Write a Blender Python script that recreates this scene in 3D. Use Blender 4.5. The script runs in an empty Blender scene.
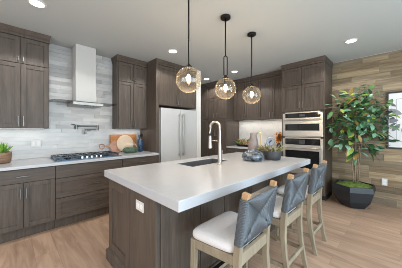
import bpy, bmesh, math, random
from mathutils import Vector, Matrix

# ------------------------------------------------------------------ scene, camera, light, exposure
scene = bpy.context.scene
COL = scene.collection
random.seed(7)
R = math.radians

H = 2.745            # ceiling height
YW = 3.95            # range wall
XE = 4.806           # plank wall

cam_d = bpy.data.cameras.new('camera')
cam = bpy.data.objects.new('camera', cam_d)
COL.objects.link(cam)
YAW = R(45.58)
cam.location = (0, 0, 1.346)
cam.rotation_euler = (R(90), 0, YAW - R(90))
cam_d.sensor_width = 36
cam_d.lens = 36 * 194.97 / 402
cam_d.shift_y = -(134 - 130.22) / 402
cam_d.clip_start = 0.05
scene.camera = cam

vs = scene.view_settings
vs.view_transform = 'Standard'
vs.look = 'None'
vs.gamma = 1
vs.use_curve_mapping = False
vs.exposure = -0.2
scene.cycles.filter_width = 0.9

world = bpy.data.worlds.new('world')
scene.world = world
world.use_nodes = True
bg = world.node_tree.nodes['Background']
bg.inputs[0].default_value = (0.86, 0.93, 1.0, 1)
bg.inputs[1].default_value = 1.0


def area(name, loc, rot, sx, sy, power, col=(1, 1, 1), spread=180):
    l = bpy.data.lights.new(name, 'AREA')
    l.shape = 'RECTANGLE'
    l.size, l.size_y = sx, sy
    l.energy = power
    l.color = col
    l.spread = R(spread)
    o = bpy.data.objects.new(name, l)
    o.location = loc
    o.rotation_euler = rot
    COL.objects.link(o)
    return o


# daylight through the openings of the two walls behind the camera
area('daylight_south', (1.3, -2.28, 1.22), (R(90), 0, 0), 4.2, 2.3, 205, (0.66, 0.87, 1.0))
area('daylight_west', (-3.08, 0.3, 1.45), (R(90), 0, R(-90)), 4.2, 2.3, 98, (1.0, 0.96, 0.90))
CAN_POWER = 12
CAN_COL = (1.0, 0.96, 0.91)
STRIP_POWER = 1.1
BULB_POWER = 15


# ------------------------------------------------------------------ materials
def new_mat(name):
    m = bpy.data.materials.new(name)
    m.use_nodes = True
    nt = m.node_tree
    return m, nt, nt.nodes['Principled BSDF']


def plain(name, col, rough=0.5, metal=0.0, spec=None, emit=None, estr=0, noise=0.0, nscale=20, bump=0.0, bscale=60):
    m, nt, b = new_mat(name)
    b.inputs['Base Color'].default_value = (*col, 1)
    b.inputs['Roughness'].default_value = rough
    b.inputs['Metallic'].default_value = metal
    if spec is not None:
        b.inputs['Specular IOR Level'].default_value = spec
    if emit:
        b.inputs['Emission Color'].default_value = (*emit, 1)
        b.inputs['Emission Strength'].default_value = estr
    if noise or bump:
        tc = nt.nodes.new('ShaderNodeTexCoord')
    if noise:
        n = nt.nodes.new('ShaderNodeTexNoise')
        n.inputs['Scale'].default_value = nscale
        n.inputs['Detail'].default_value = 5
        nt.links.new(tc.outputs['Object'], n.inputs['Vector'])
        r = nt.nodes.new('ShaderNodeValToRGB')
        r.color_ramp.elements[0].position = 0.3
        r.color_ramp.elements[1].position = 0.7
        r.color_ramp.elements[0].color = (*[c * (1 - noise) for c in col], 1)
        r.color_ramp.elements[1].color = (*[min(1, c * (1 + noise)) for c in col], 1)
        nt.links.new(n.outputs['Fac'], r.inputs['Fac'])
        nt.links.new(r.outputs['Color'], b.inputs['Base Color'])
    if bump:
        n2 = nt.nodes.new('ShaderNodeTexNoise')
        n2.inputs['Scale'].default_value = bscale
        n2.inputs['Detail'].default_value = 3
        nt.links.new(tc.outputs['Object'], n2.inputs['Vector'])
        bp = nt.nodes.new('ShaderNodeBump')
        bp.inputs['Strength'].default_value = bump
        bp.inputs['Distance'].default_value = 0.01
        nt.links.new(n2.outputs['Fac'], bp.inputs['Height'])
        nt.links.new(bp.outputs['Normal'], b.inputs['Normal'])
    return m


def wood(name, ca, cb, scale, rough=0.45, island=0.0, bump=0.15, extra=None):
    """stretched-noise grain; island > 0 varies the tone from board to board"""
    m, nt, b = new_mat(name)
    tc = nt.nodes.new('ShaderNodeTexCoord')
    mp = nt.nodes.new('ShaderNodeMapping')
    mp.inputs['Scale'].default_value = scale
    nt.links.new(tc.outputs['Object'], mp.inputs['Vector'])
    n = nt.nodes.new('ShaderNodeTexNoise')
    n.inputs['Scale'].default_value = 1.0
    n.inputs['Detail'].default_value = 7
    n.inputs['Roughness'].default_value = 0.6
    n.inputs['Distortion'].default_value = 0.6
    r = nt.nodes.new('ShaderNodeValToRGB')
    r.color_ramp.elements[0].position = 0.30
    r.color_ramp.elements[1].position = 0.72
    r.color_ramp.elements[0].color = (*ca, 1)
    r.color_ramp.elements[1].color = (*cb, 1)
    out = r.outputs['Color']
    if island:
        geo = nt.nodes.new('ShaderNodeNewGeometry')
        add = nt.nodes.new('ShaderNodeVectorMath')
        add.operation = 'ADD'
        sc = nt.nodes.new('ShaderNodeVectorMath')
        sc.operation = 'SCALE'
        sc.inputs[0].default_value = (31, 17, 23)
        nt.links.new(geo.outputs['Random Per Island'], sc.inputs['Scale'])
        nt.links.new(mp.outputs['Vector'], add.inputs[0])
        nt.links.new(sc.outputs['Vector'], add.inputs[1])
        nt.links.new(add.outputs['Vector'], n.inputs['Vector'])
        r2 = nt.nodes.new('ShaderNodeValToRGB')
        els = r2.color_ramp.elements
        cols = extra or [(1 - island,) * 3, (1,) * 3, (1 + island,) * 3]
        r2.color_ramp.interpolation = 'CONSTANT'
        els[0].position = 0
        els[0].color = (*cols[0], 1)
        els[1].position = 1 / len(cols)
        els[1].color = (*cols[1], 1)
        for i in range(2, len(cols)):
            e = els.new(i / len(cols))
            e.color = (*cols[i], 1)
        nt.links.new(geo.outputs['Random Per Island'], r2.inputs['Fac'])
        mx = nt.nodes.new('ShaderNodeMix')
        mx.data_type = 'RGBA'
        mx.blend_type = 'MULTIPLY'
        mx.inputs['Factor'].default_value = 1
        nt.links.new(r.outputs['Color'], mx.inputs['A'])
        nt.links.new(r2.outputs['Color'], mx.inputs['B'])
        out = mx.outputs['Result']
    else:
        nt.links.new(mp.outputs['Vector'], n.inputs['Vector'])
    nt.links.new(n.outputs['Fac'], r.inputs['Fac'])
    nt.links.new(out, b.inputs['Base Color'])
    b.inputs['Roughness'].default_value = rough
    if bump:
        bp = nt.nodes.new('ShaderNodeBump')
        bp.inputs['Strength'].default_value = bump
        bp.inputs['Distance'].default_value = 0.004
        nt.links.new(n.outputs['Fac'], bp.inputs['Height'])
        nt.links.new(bp.outputs['Normal'], b.inputs['Normal'])
    return m


def ramp_island(name, cols, rough=0.5, spec=None, nscale=0, namt=0.0, coat=0.0):
    """a colour per separate piece (leaf, tile)"""
    m, nt, b = new_mat(name)
    geo = nt.nodes.new('ShaderNodeNewGeometry')
    r = nt.nodes.new('ShaderNodeValToRGB')
    r.color_ramp.interpolation = 'CONSTANT'
    els = r.color_ramp.elements
    els[0].position = 0
    els[0].color = (*cols[0], 1)
    els[1].position = 1 / len(cols)
    els[1].color = (*cols[1], 1)
    for i in range(2, len(cols)):
        e = els.new(i / len(cols))
        e.color = (*cols[i], 1)
    nt.links.new(geo.outputs['Random Per Island'], r.inputs['Fac'])
    out = r.outputs['Color']
    if nscale:
        tc = nt.nodes.new('ShaderNodeTexCoord')
        mp = nt.nodes.new('ShaderNodeMapping')
        mp.inputs['Scale'].default_value = (nscale, nscale, nscale * 4)
        n = nt.nodes.new('ShaderNodeTexNoise')
        n.inputs['Detail'].default_value = 5
        n.inputs['Scale'].default_value = 1
        nt.links.new(tc.outputs['Object'], mp.inputs['Vector'])
        nt.links.new(mp.outputs['Vector'], n.inputs['Vector'])
        r3 = nt.nodes.new('ShaderNodeValToRGB')
        r3.color_ramp.elements[0].position = 0.3
        r3.color_ramp.elements[1].position = 0.65
        r3.color_ramp.elements[0].color = (1 - namt, 1 - namt, 1 - namt, 1)
        r3.color_ramp.elements[1].color = (1, 1, 1, 1)
        nt.links.new(n.outputs['Fac'], r3.inputs['Fac'])
        mx = nt.nodes.new('ShaderNodeMix')
        mx.data_type = 'RGBA'
        mx.blend_type = 'MULTIPLY'
        mx.inputs['Factor'].default_value = 1
        nt.links.new(out, mx.inputs['A'])
        nt.links.new(r3.outputs['Color'], mx.inputs['B'])
        out = mx.outputs['Result']
    nt.links.new(out, b.inputs['Base Color'])
    b.inputs['Roughness'].default_value = rough
    b.inputs['Coat Weight'].default_value = coat
    if spec is not None:
        b.inputs['Specular IOR Level'].default_value = spec
    return m


def floor_mat():
    m, nt, b = new_mat('oak_floor')
    tc = nt.nodes.new('ShaderNodeTexCoord')
    mp = nt.nodes.new('ShaderNodeMapping')
    mp.inputs['Rotation'].default_value = (0, 0, R(90))
    nt.links.new(tc.outputs['Object'], mp.inputs['Vector'])
    br = nt.nodes.new('ShaderNodeTexBrick')
    br.offset = 0.37
    br.inputs['Color1'].default_value = (0.0, 0.0, 0.0, 1)
    br.inputs['Color2'].default_value = (1, 1, 1, 1)
    br.inputs['Mortar'].default_value = (0.5, 0.5, 0.5, 1)
    br.inputs['Scale'].default_value = 1
    br.inputs['Mortar Size'].default_value = 0.0011
    br.inputs['Brick Width'].default_value = 1.35
    br.inputs['Row Height'].default_value = 0.19
    nt.links.new(mp.outputs['Vector'], br.inputs['Vector'])
    mp2 = nt.nodes.new('ShaderNodeMapping')
    mp2.inputs['Scale'].default_value = (14, 1.6, 1)
    nt.links.new(tc.outputs['Object'], mp2.inputs['Vector'])
    add = nt.nodes.new('ShaderNodeVectorMath')
    add.operation = 'ADD'
    sc = nt.nodes.new('ShaderNodeVectorMath')
    sc.operation = 'SCALE'
    sc.inputs['Scale'].default_value = 13
    nt.links.new(br.outputs['Color'], sc.inputs[0])
    nt.links.new(mp2.outputs['Vector'], add.inputs[0])
    nt.links.new(sc.outputs['Vector'], add.inputs[1])
    n = nt.nodes.new('ShaderNodeTexNoise')
    n.inputs['Scale'].default_value = 1
    n.inputs['Detail'].default_value = 6
    n.inputs['Distortion'].default_value = 1.2
    nt.links.new(add.outputs['Vector'], n.inputs['Vector'])
    r = nt.nodes.new('ShaderNodeValToRGB')
    r.color_ramp.elements[0].position = 0.25
    r.color_ramp.elements[1].position = 0.72
    r.color_ramp.elements[0].color = (0.335, 0.216, 0.150, 1)
    r.color_ramp.elements[1].color = (0.555, 0.392, 0.290, 1)
    nt.links.new(n.outputs['Fac'], r.inputs['Fac'])
    r2 = nt.nodes.new('ShaderNodeValToRGB')
    r2.color_ramp.elements[0].color = (0.86, 0.84, 0.82, 1)
    r2.color_ramp.elements[1].color = (1.08, 1.06, 1.04, 1)
    nt.links.new(br.outputs['Color'], r2.inputs['Fac'])
    mx = nt.nodes.new('ShaderNodeMix')
    mx.data_type = 'RGBA'
    mx.blend_type = 'MULTIPLY'
    mx.inputs['Factor'].default_value = 1
    nt.links.new(r.outputs['Color'], mx.inputs['A'])
    nt.links.new(r2.outputs['Color'], mx.inputs['B'])
    # knots
    vo = nt.nodes.new('ShaderNodeTexVoronoi')
    vo.inputs['Scale'].default_value = 2.6
    nt.links.new(tc.outputs['Object'], vo.inputs['Vector'])
    r4 = nt.nodes.new('ShaderNodeValToRGB')
    r4.color_ramp.elements[0].position = 0.035
    r4.color_ramp.elements[1].position = 0.11
    r4.color_ramp.elements[0].color = (0.45, 0.38, 0.33, 1)
    r4.color_ramp.elements[1].color = (1, 1, 1, 1)
    nt.links.new(vo.outputs['Distance'], r4.inputs['Fac'])
    mx3 = nt.nodes.new('ShaderNodeMix')
    mx3.data_type = 'RGBA'
    mx3.blend_type = 'MULTIPLY'
    mx3.inputs['Factor'].default_value = 1
    nt.links.new(mx.outputs['Result'], mx3.inputs['A'])
    nt.links.new(r4.outputs['Color'], mx3.inputs['B'])
    mx2 = nt.nodes.new('ShaderNodeMix')
    mx2.data_type = 'RGBA'
    nt.links.new(br.outputs['Fac'], mx2.inputs['Factor'])
    nt.links.new(mx3.outputs['Result'], mx2.inputs['A'])
    mx2.inputs['B'].default_value = (0.25, 0.165, 0.115, 1)
    nt.links.new(mx2.outputs['Result'], b.inputs['Base Color'])
    b.inputs['Roughness'].default_value = 0.42
    bp = nt.nodes.new('ShaderNodeBump')
    bp.inputs['Strength'].default_value = 0.08
    bp.inputs['Distance'].default_value = 0.004
    nt.links.new(n.outputs['Fac'], bp.inputs['Height'])
    nt.links.new(bp.outputs['Normal'], b.inputs['Normal'])
    return m


def marble_mat(name, base, vein, scale=1.3, amount=0.06, rough=0.2):
    m, nt, b = new_mat(name)
    tc = nt.nodes.new('ShaderNodeTexCoord')
    n = nt.nodes.new('ShaderNodeTexNoise')
    n.inputs['Scale'].default_value = scale
    n.inputs['Detail'].default_value = 8
    n.inputs['Distortion'].default_value = 1.6
    nt.links.new(tc.outputs['Object'], n.inputs['Vector'])
    r = nt.nodes.new('ShaderNodeValToRGB')
    e = r.color_ramp.elements
    e[0].position = 0.5 - amount
    e[0].color = (*base, 1)
    e[1].position = 0.5 + amount
    e[1].color = (*base, 1)
    k = e.new(0.5)
    k.color = (*vein, 1)
    nt.links.new(n.outputs['Fac'], r.inputs['Fac'])
    nt.links.new(r.outputs['Color'], b.inputs['Base Color'])
    b.inputs['Roughness'].default_value = rough
    return m


def glass_mat(name, tint, edge, gloss_edge=0.6, gloss_min=0.05, blend=0.35, haze=None):
    m, nt, b = new_mat(name)
    nt.nodes.remove(b)
    out = nt.nodes['Material Output']
    lw = nt.nodes.new('ShaderNodeLayerWeight')
    lw.inputs['Blend'].default_value = blend
    r = nt.nodes.new('ShaderNodeValToRGB')
    r.color_ramp.elements[0].color = (*tint, 1)
    r.color_ramp.elements[1].color = (*edge, 1)
    nt.links.new(lw.outputs['Facing'], r.inputs['Fac'])
    tr = nt.nodes.new('ShaderNodeBsdfTransparent')
    nt.links.new(r.outputs['Color'], tr.inputs['Color'])
    gl = nt.nodes.new('ShaderNodeBsdfGlossy')
    gl.inputs['Roughness'].default_value = 0.03
    mr = nt.nodes.new('ShaderNodeMapRange')
    mr.inputs['To Min'].default_value = gloss_min
    mr.inputs['To Max'].default_value = gloss_edge
    nt.links.new(lw.outputs['Facing'], mr.inputs['Value'])
    mx = nt.nodes.new('ShaderNodeMixShader')
    nt.links.new(mr.outputs['Result'], mx.inputs['Fac'])
    nt.links.new(tr.outputs['BSDF'], mx.inputs[1])
    nt.links.new(gl.outputs['BSDF'], mx.inputs[2])
    res = mx.outputs['Shader']
    if haze:
        tl = nt.nodes.new('ShaderNodeBsdfTranslucent')
        tl.inputs['Color'].default_value = (1, 0.93, 0.82, 1)
        mr2 = nt.nodes.new('ShaderNodeMapRange')
        mr2.inputs['To Min'].default_value = haze[0]
        mr2.inputs['To Max'].default_value = haze[1]
        nt.links.new(lw.outputs['Facing'], mr2.inputs['Value'])
        mx2 = nt.nodes.new('ShaderNodeMixShader')
        nt.links.new(mr2.outputs['Result'], mx2.inputs['Fac'])
        nt.links.new(res, mx2.inputs[1])
        nt.links.new(tl.outputs['BSDF'], mx2.inputs[2])
        res = mx2.outputs['Shader']
    nt.links.new(res, out.inputs['Surface'])
    return m


M = {}
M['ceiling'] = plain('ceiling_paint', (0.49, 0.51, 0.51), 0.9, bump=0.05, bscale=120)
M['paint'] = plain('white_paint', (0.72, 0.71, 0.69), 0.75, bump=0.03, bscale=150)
M['floor'] = floor_mat()
M['cab'] = wood('stained_cabinet_wood', (0.060, 0.044, 0.0345), (0.114, 0.088, 0.070), (34, 34, 2.6), 0.5, bump=0.06)
M['cabh'] = wood('stained_drawer_wood', (0.060, 0.044, 0.0345), (0.114, 0.088, 0.070), (2.6, 2.6, 36), 0.5, bump=0.06)
M['dark'] = plain('dark_recess', (0.02, 0.017, 0.015), 0.7)
TC = [(0.49, 0.472, 0.462), (0.60, 0.578, 0.565), (0.54, 0.52, 0.51), (0.64, 0.617, 0.603), (0.57, 0.55, 0.538), (0.45, 0.434, 0.424), (0.62, 0.598, 0.585)]
M['tile'] = ramp_island('stone_tile', TC, 0.34, nscale=9, namt=0.12)
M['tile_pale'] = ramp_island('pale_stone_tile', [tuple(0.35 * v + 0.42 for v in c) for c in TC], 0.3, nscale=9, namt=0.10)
M['grout'] = plain('grout', (0.56, 0.55, 0.53), 0.9, noise=0.05)
M['marble'] = marble_mat('white_marble', (0.72, 0.71, 0.69), (0.63, 0.62, 0.61), 1.4, 0.02)
M['quartz'] = marble_mat('white_quartz', (0.475, 0.488, 0.52), (0.462, 0.475, 0.507), 2.2, 0.05, 0.26)
M['plank'] = wood('weathered_plank_wood', (0.185, 0.134, 0.086), (0.410, 0.322, 0.212), (4, 1.5, 26), 0.7, island=0.3,
                  extra=[(0.62, 0.62, 0.64), (1.0, 1.0, 0.98), (0.80, 0.79, 0.78), (1.32, 1.28, 1.18), (0.70, 0.71, 0.74), (1.12, 1.06, 1.0), (0.9, 0.88, 0.84), (0.48, 0.46, 0.45), (1.2, 1.2, 1.2), (0.75, 0.7, 0.64)], bump=0.3)
M['steel'] = plain('brushed_steel', (0.62, 0.61, 0.59), 0.32, 0.9, noise=0.04, nscale=60)
M['nickel'] = plain('brushed_nickel', (0.36, 0.34, 0.32), 0.36, 1.0, noise=0.05, nscale=90)
M['faucet'] = plain('warm_brushed_nickel', (0.46, 0.415, 0.37), 0.4, 1.0, noise=0.05, nscale=90)
M['ovensteel'] = plain('oven_steel', (0.60, 0.57, 0.525), 0.34, 0.75, noise=0.03, nscale=60)
M['blackglass'] = plain('black_glass', (0.012, 0.012, 0.013), 0.06, noise=0.1)
M['fridge'] = plain('matte_white_enamel', (0.55, 0.555, 0.56), 0.35, noise=0.01)
M['hoodwhite'] = plain('satin_white_metal', (0.52, 0.512, 0.50), 0.4, noise=0.01)
M['hoodglass'] = glass_mat('hood_glass', (0.88, 0.89, 0.885), (0.50, 0.52, 0.515), 0.35, 0.10)
M['gunmetal'] = plain('dark_gunmetal', (0.19, 0.185, 0.18), 0.35, 0.9, noise=0.05)
M['hoodsteel'] = plain('hood_steel', (0.42, 0.42, 0.415), 0.5, 0.85, noise=0.04)
M['black'] = plain('black_metal', (0.018, 0.017, 0.016), 0.4, 0.6, noise=0.1)
M['iron'] = plain('cast_iron_grate', (0.035, 0.045, 0.06), 0.35, 0.3, noise=0.2)
M['cooktop'] = plain('cooktop_plate', (0.09, 0.17, 0.27), 0.25, 0.6, noise=0.1)
M['knob'] = plain('steel_knob', (0.75, 0.75, 0.75), 0.25, 1.0)
M['globe'] = glass_mat('amber_glass', (0.99, 0.96, 0.90), (0.96, 0.87, 0.74), 0.38, 0.06, 0.30, haze=(0.002, 0.05))
M['bulb'] = plain('warm_bulb', (1, 0.85, 0.6), 0.4, emit=(1.0, 0.74, 0.42), estr=14)
M['can_on'] = plain('lit_lens', (1, 1, 1), 0.5, emit=(1.0, 0.96, 0.90), estr=9)
M['white'] = plain('white_plastic', (0.66, 0.655, 0.645), 0.4, noise=0.01)
M['sink'] = plain('charcoal_composite', (0.085, 0.088, 0.098), 0.5, noise=0.15, nscale=200)
M['cushion'] = plain('light_grey_linen', (0.66, 0.64, 0.645), 0.9, noise=0.05, nscale=120, bump=0.12, bscale=400)
M['stoolwood'] = wood('weathered_oak', (0.200, 0.162, 0.112), (0.335, 0.280, 0.200), (18, 18, 3), 0.5, bump=0.05)
M['tipwood'] = wood('tan_end_wood', (0.36, 0.20, 0.10), (0.48, 0.30, 0.165), (18, 18, 3), 0.5, bump=0.05)
M['cord'] = plain('blue_grey_cord', (0.076, 0.088, 0.102), 0.33, noise=0.25, nscale=90)
M['leaf'] = ramp_island('tree_leaf', [(0.044, 0.125, 0.040), (0.125, 0.275, 0.075), (0.027, 0.075, 0.030), (0.200, 0.375, 0.250), (0.088, 0.200, 0.056), (0.350, 0.450, 0.075), (0.037, 0.100, 0.053), (0.138, 0.325, 0.188), (0.075, 0.175, 0.069), (0.300, 0.500, 0.375), (0.056, 0.150, 0.044), (0.037, 0.088, 0.037), (0.100, 0.225, 0.119), (0.225, 0.400, 0.075), (0.031, 0.081, 0.037), (0.062, 0.163, 0.075), (0.375, 0.237, 0.075), (0.050, 0.125, 0.050)], 0.35, coat=0.2)
M['bark'] = plain('pale_bark', (0.24, 0.18, 0.12), 0.8, noise=0.3, nscale=40)
M['moss'] = plain('moss', (0.13, 0.20, 0.035), 0.95, noise=0.5, nscale=40, bump=1.0, bscale=60)
M['planter'] = plain('charcoal_planter', (0.016, 0.020, 0.026), 0.45, noise=0.2)
M['paper'] = plain('white_paper', (0.74, 0.73, 0.74), 0.6)
M['mat'] = plain('print_mat', (0.80, 0.79, 0.80), 0.6)
M['ink'] = ramp_island('grey_ink', [(0.13, 0.13, 0.145), (0.20, 0.20, 0.22), (0.09, 0.09, 0.10), (0.27, 0.27, 0.29)], 0.7)
M['frame'] = plain('black_frame', (0.014, 0.015, 0.017), 0.4, noise=0.1)
M['succulent'] = ramp_island('succulent_leaf', [(0.12, 0.30, 0.03), (0.22, 0.42, 0.06), (0.07, 0.20, 0.03), (0.30, 0.48, 0.10)], 0.4)
M['bowlwood'] = wood('carved_brown_wood', (0.15, 0.080, 0.045), (0.36, 0.23, 0.15), (5, 5, 40), 0.65, bump=0.4)
M['acacia'] = wood('orange_wood', (0.36, 0.125, 0.030), (0.58, 0.25, 0.075), (6, 6, 24), 0.5, bump=0.05)
M['maple'] = wood('pale_maple', (0.60, 0.46, 0.33), (0.72, 0.58, 0.44), (3, 8, 8), 0.5, bump=0.02)
M['pinkwood'] = wood('rosy_wood', (0.36, 0.17, 0.12), (0.52, 0.30, 0.22), (4, 8, 20), 0.5, bump=0.03)
M['greenglaze'] = plain('green_glaze', (0.075, 0.125, 0.085), 0.25, noise=0.4, nscale=30)
M['blueglaze'] = plain('blue_glaze', (0.03, 0.06, 0.12), 0.25, noise=0.6, nscale=25)
M['wire'] = plain('white_wire', (0.70, 0.66, 0.60), 0.4)
M['pitcher'] = plain('mauve_grey_glaze', (0.21, 0.18, 0.18), 0.35, noise=0.25, nscale=9)
M['gold'] = plain('gold', (0.72, 0.50, 0.22), 0.3, 1.0)
M['mosaic'] = plain('blue_silver_mosaic', (0.13, 0.16, 0.20), 0.25, 0.3, noise=1.0, nscale=24)
M['slate'] = plain('slate_ceramic', (0.048, 0.049, 0.056), 0.5, noise=0.12)
M['dried'] = ramp_island('dried_stem', [(0.30, 0.27, 0.12), (0.46, 0.40, 0.24), (0.17, 0.18, 0.07), (0.54, 0.49, 0.34), (0.38, 0.27, 0.14)], 0.8)
M['orange'] = ramp_island('orange_leaf', [(0.75, 0.27, 0.02), (0.82, 0.38, 0.04), (0.62, 0.17, 0.014)], 0.6)
M['porcelain'] = plain('white_porcelain', (0.46, 0.54, 0.62), 0.15)
M['cobalt'] = plain('cobalt_glaze', (0.03, 0.08, 0.30), 0.2)
M['flower'] = ramp_island('mixed_blooms', [(0.62, 0.30, 0.20), (0.10, 0.22, 0.04), (0.62, 0.50, 0.30), (0.18, 0.30, 0.07), (0.50, 0.16, 0.10)], 0.7)
M['strip'] = plain('led_strip', (1, 1, 1), 0.5, emit=(1.0, 0.94, 0.86), estr=1.5)


# ------------------------------------------------------------------ mesh helpers
def offset_of(p):
    v = Vector((0, 0, 0))
    while p is not None:
        v += Vector(p.location)
        p = p.parent
    return v


class MB:
    def __init__(self):
        self.bm = bmesh.new()

    def face(self, vs):
        try:
            return self.bm.faces.new(vs)
        except ValueError:
            return None

    def hexa(self, c):
        v = [self.bm.verts.new(p) for p in c]
        for f in ((0, 3, 2, 1), (4, 5, 6, 7), (0, 1, 5, 4), (1, 2, 6, 5), (2, 3, 7, 6), (3, 0, 4, 7)):
            self.face([v[i] for i in f])

    def box(self, x0, x1, y0, y1, z0, z1):
        x0, x1 = min(x0, x1), max(x0, x1)
        y0, y1 = min(y0, y1), max(y0, y1)
        z0, z1 = min(z0, z1), max(z0, z1)
        self.hexa([(x0, y0, z0), (x1, y0, z0), (x1, y1, z0), (x0, y1, z0), (x0, y0, z1), (x1, y0, z1), (x1, y1, z1), (x0, y1, z1)])

    def rings(self, rings, closed_ring=True, cap=True, loop=False):
        vr = [[self.bm.verts.new(p) for p in r] for r in rings]
        n = len(vr[0])
        pairs = list(zip(vr, vr[1:]))
        if loop:
            pairs.append((vr[-1], vr[0]))
        for a, b in pairs:
            for i in range(n if closed_ring else n - 1):
                j = (i + 1) % n
                self.face([a[i], a[j], b[j], b[i]])
        if cap and not loop and closed_ring:
            self.face(list(reversed(vr[0])))
            self.face(vr[-1])

    def lathe(self, prof, c, n=28, cap=True, sx=1, sy=1, rot=0):
        self.rings([[(c[0] + r * sx * math.cos(2 * math.pi * i / n + rot), c[1] + r * sy * math.sin(2 * math.pi * i / n + rot), c[2] + z) for i in range(n)] for r, z in prof], cap=cap)

    def tube(self, path, r, n=8, loop=False, sq=None, ref=(0, 0, 1)):
        """round tube of radius r (number or one per point), or a rectangular bar sq = (width, depth)"""
        P = [Vector(p) for p in path]
        rings = []
        ref = Vector(ref)
        for i, p in enumerate(P):
            a = P[i - 1] if (i or loop) else p
            b = P[(i + 1) % len(P)] if (i < len(P) - 1 or loop) else p
            t = (b - a).normalized()
            u = ref.cross(t)
            if u.length < 1e-4:
                u = Vector((1, 0, 0)).cross(t)
                if u.length < 1e-4:
                    u = Vector((0, 1, 0)).cross(t)
            u.normalize()
            w = t.cross(u)
            rr = r[i] if isinstance(r, (list, tuple)) else r
            if sq:
                k = rr if rr else 1
                hw, hd = sq[0] / 2 * k, sq[1] / 2 * k
                rings.append([p + u * hw + w * hd, p - u * hw + w * hd, p - u * hw - w * hd, p + u * hw - w * hd])
            else:
                rings.append([p + u * rr * math.cos(2 * math.pi * k / n) + w * rr * math.sin(2 * math.pi * k / n) for k in range(n)])
        self.rings(rings, loop=loop)

    def prism(self, poly, z0, z1):
        self.rings([[(x, y, z0) for x, y in poly], [(x, y, z1) for x, y in poly]])

    def leaf(self, base, d, up, L, W, bend=0.25, fold=0.25, n=5):
        base, d = Vector(base), Vector(d).normalized()
        up = Vector(up)
        s = d.cross(up)
        if s.length < 1e-3:
            s = d.cross(Vector((1, 0.3, 0)))
        s.normalize()
        nrm = s.cross(d).normalized()
        rows = []
        for i in range(n + 1):
            t = i / n
            w = W / 2 * (math.sin(math.pi * min(1, t * 0.96 + 0.04)) ** 0.75)
            c = base + d * (L * t) - nrm * (bend * L * t * t)
            e = nrm * (fold * w)
            rows.append([self.bm.verts.new(c - s * w + e), self.bm.verts.new(c), self.bm.verts.new(c + s * w + e)])
        for a, b in zip(rows, rows[1:]):
            self.face([a[0], a[1], b[1], b[0]])
            self.face([a[1], a[2], b[2], b[1]])

    def build(self, name, mat, parent=None, smooth=False, bevel=0.0, seg=2, subd=0, thick=0, kind=None, auto=None):
        off = offset_of(parent)
        bmesh.ops.translate(self.bm, verts=self.bm.verts, vec=-off)
        if not thick:
            bmesh.ops.recalc_face_normals(self.bm, faces=self.bm.faces)
        me = bpy.data.meshes.new(name)
        self.bm.to_mesh(me)
        self.bm.free()
        me.materials.append(mat)
        for p in me.polygons:
            p.use_smooth = smooth
        o = bpy.data.objects.new(name, me)
        COL.objects.link(o)
        if parent is not None:
            o.parent = parent
        if thick:
            md = o.modifiers.new('solid', 'SOLIDIFY')
            md.thickness = thick
            md.offset = 0
        if bevel:
            md = o.modifiers.new('bevel', 'BEVEL')
            md.width = bevel
            md.segments = seg
            md.limit_method = 'ANGLE'
        if subd:
            md = o.modifiers.new('sub', 'SUBSURF')
            md.levels = md.render_levels = subd
        if smooth and auto:
            me.set_sharp_from_angle(angle=R(auto))
        if kind:
            o['kind'] = kind
        return o


def thing(name, label, cat, loc, group=None):
    o = bpy.data.objects.new(name, None)
    o.empty_display_size = 0.1
    o.location = loc
    COL.objects.link(o)
    o['label'] = label
    o['category'] = cat
    if group:
        o['group'] = group
    return o


def tag(o, label, cat, group=None):
    o['label'] = label
    o['category'] = cat
    if group:
        o['group'] = group
    return o


def copy_tree(o, parent=None):
    c = o.copy()
    COL.objects.link(c)
    if parent is not None:
        c.parent = parent
    for ch in list(o.children):
        copy_tree(ch, c)
    return c


def struct(name, mb, mat, **k):
    return mb.build(name, mat, kind='structure', **k)


# ------------------------------------------------------------------ the room
b = MB()
b.box(-3.2, 5.0, -2.4, 5.0, -0.1, 0)
struct('floor', b, M['floor'])
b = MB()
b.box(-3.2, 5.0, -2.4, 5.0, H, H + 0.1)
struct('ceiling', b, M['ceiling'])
# range wall, with the short return that closes the fridge bay
b = MB()
b.box(-3.2, 3.236, YW, YW + 0.12, 0, H)
b.box(3.10, 3.236, 3.31, YW + 0.12, 0, H)
b.box(3.236, 5.0, 4.86, 5.0, 0, H)
b.box(3.10, 3.236, YW + 0.1, 5.0, 0, H)
struct('wall_north', b, M['paint'])
b = MB()
b.box(XE + 0.012, 5.0, -2.3, 5.0, 0, H)
struct('wall_east', b, M['paint'])
# walls behind the camera, each with one wide window opening
b = MB()
b.box(-3.2, -0.9, -2.4, -2.3, 0, H)
b.box(3.5, 5.0, -2.4, -2.3, 0, H)
b.box(-0.9, 3.5, -2.4, -2.3, 0, 0.05)
b.box(-0.9, 3.5, -2.4, -2.3, 2.45, H)
struct('wall_south', b, M['paint'])
b = MB()
b.box(-3.2, -3.1, -2.3, -1.9, 0, H)
b.box(-3.2, -3.1, 2.5, 5.0, 0, H)
b.box(-3.2, -3.1, -1.9, 2.5, 0, 0.25)
b.box(-3.2, -3.1, -1.9, 2.5, 2.62, H)
struct('wall_west', b, M['paint'])
for i, (o0, o1) in enumerate(((-0.9, 3.5), (-1.9, 2.5))):
    b = MB()
    for k in range(5):
        q = o0 + 0.03 + (o1 - o0 - 0.06) * k / 4
        if i == 0:
            b.box(q - 0.03, q + 0.03, -2.38, -2.32, 0.05, 2.45)
        else:
            b.box(-3.18, -3.12, q - 0.03, q + 0.03, 0.25, 2.62)
    struct('window_%d' % (i + 1), b, M['white'])

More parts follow.
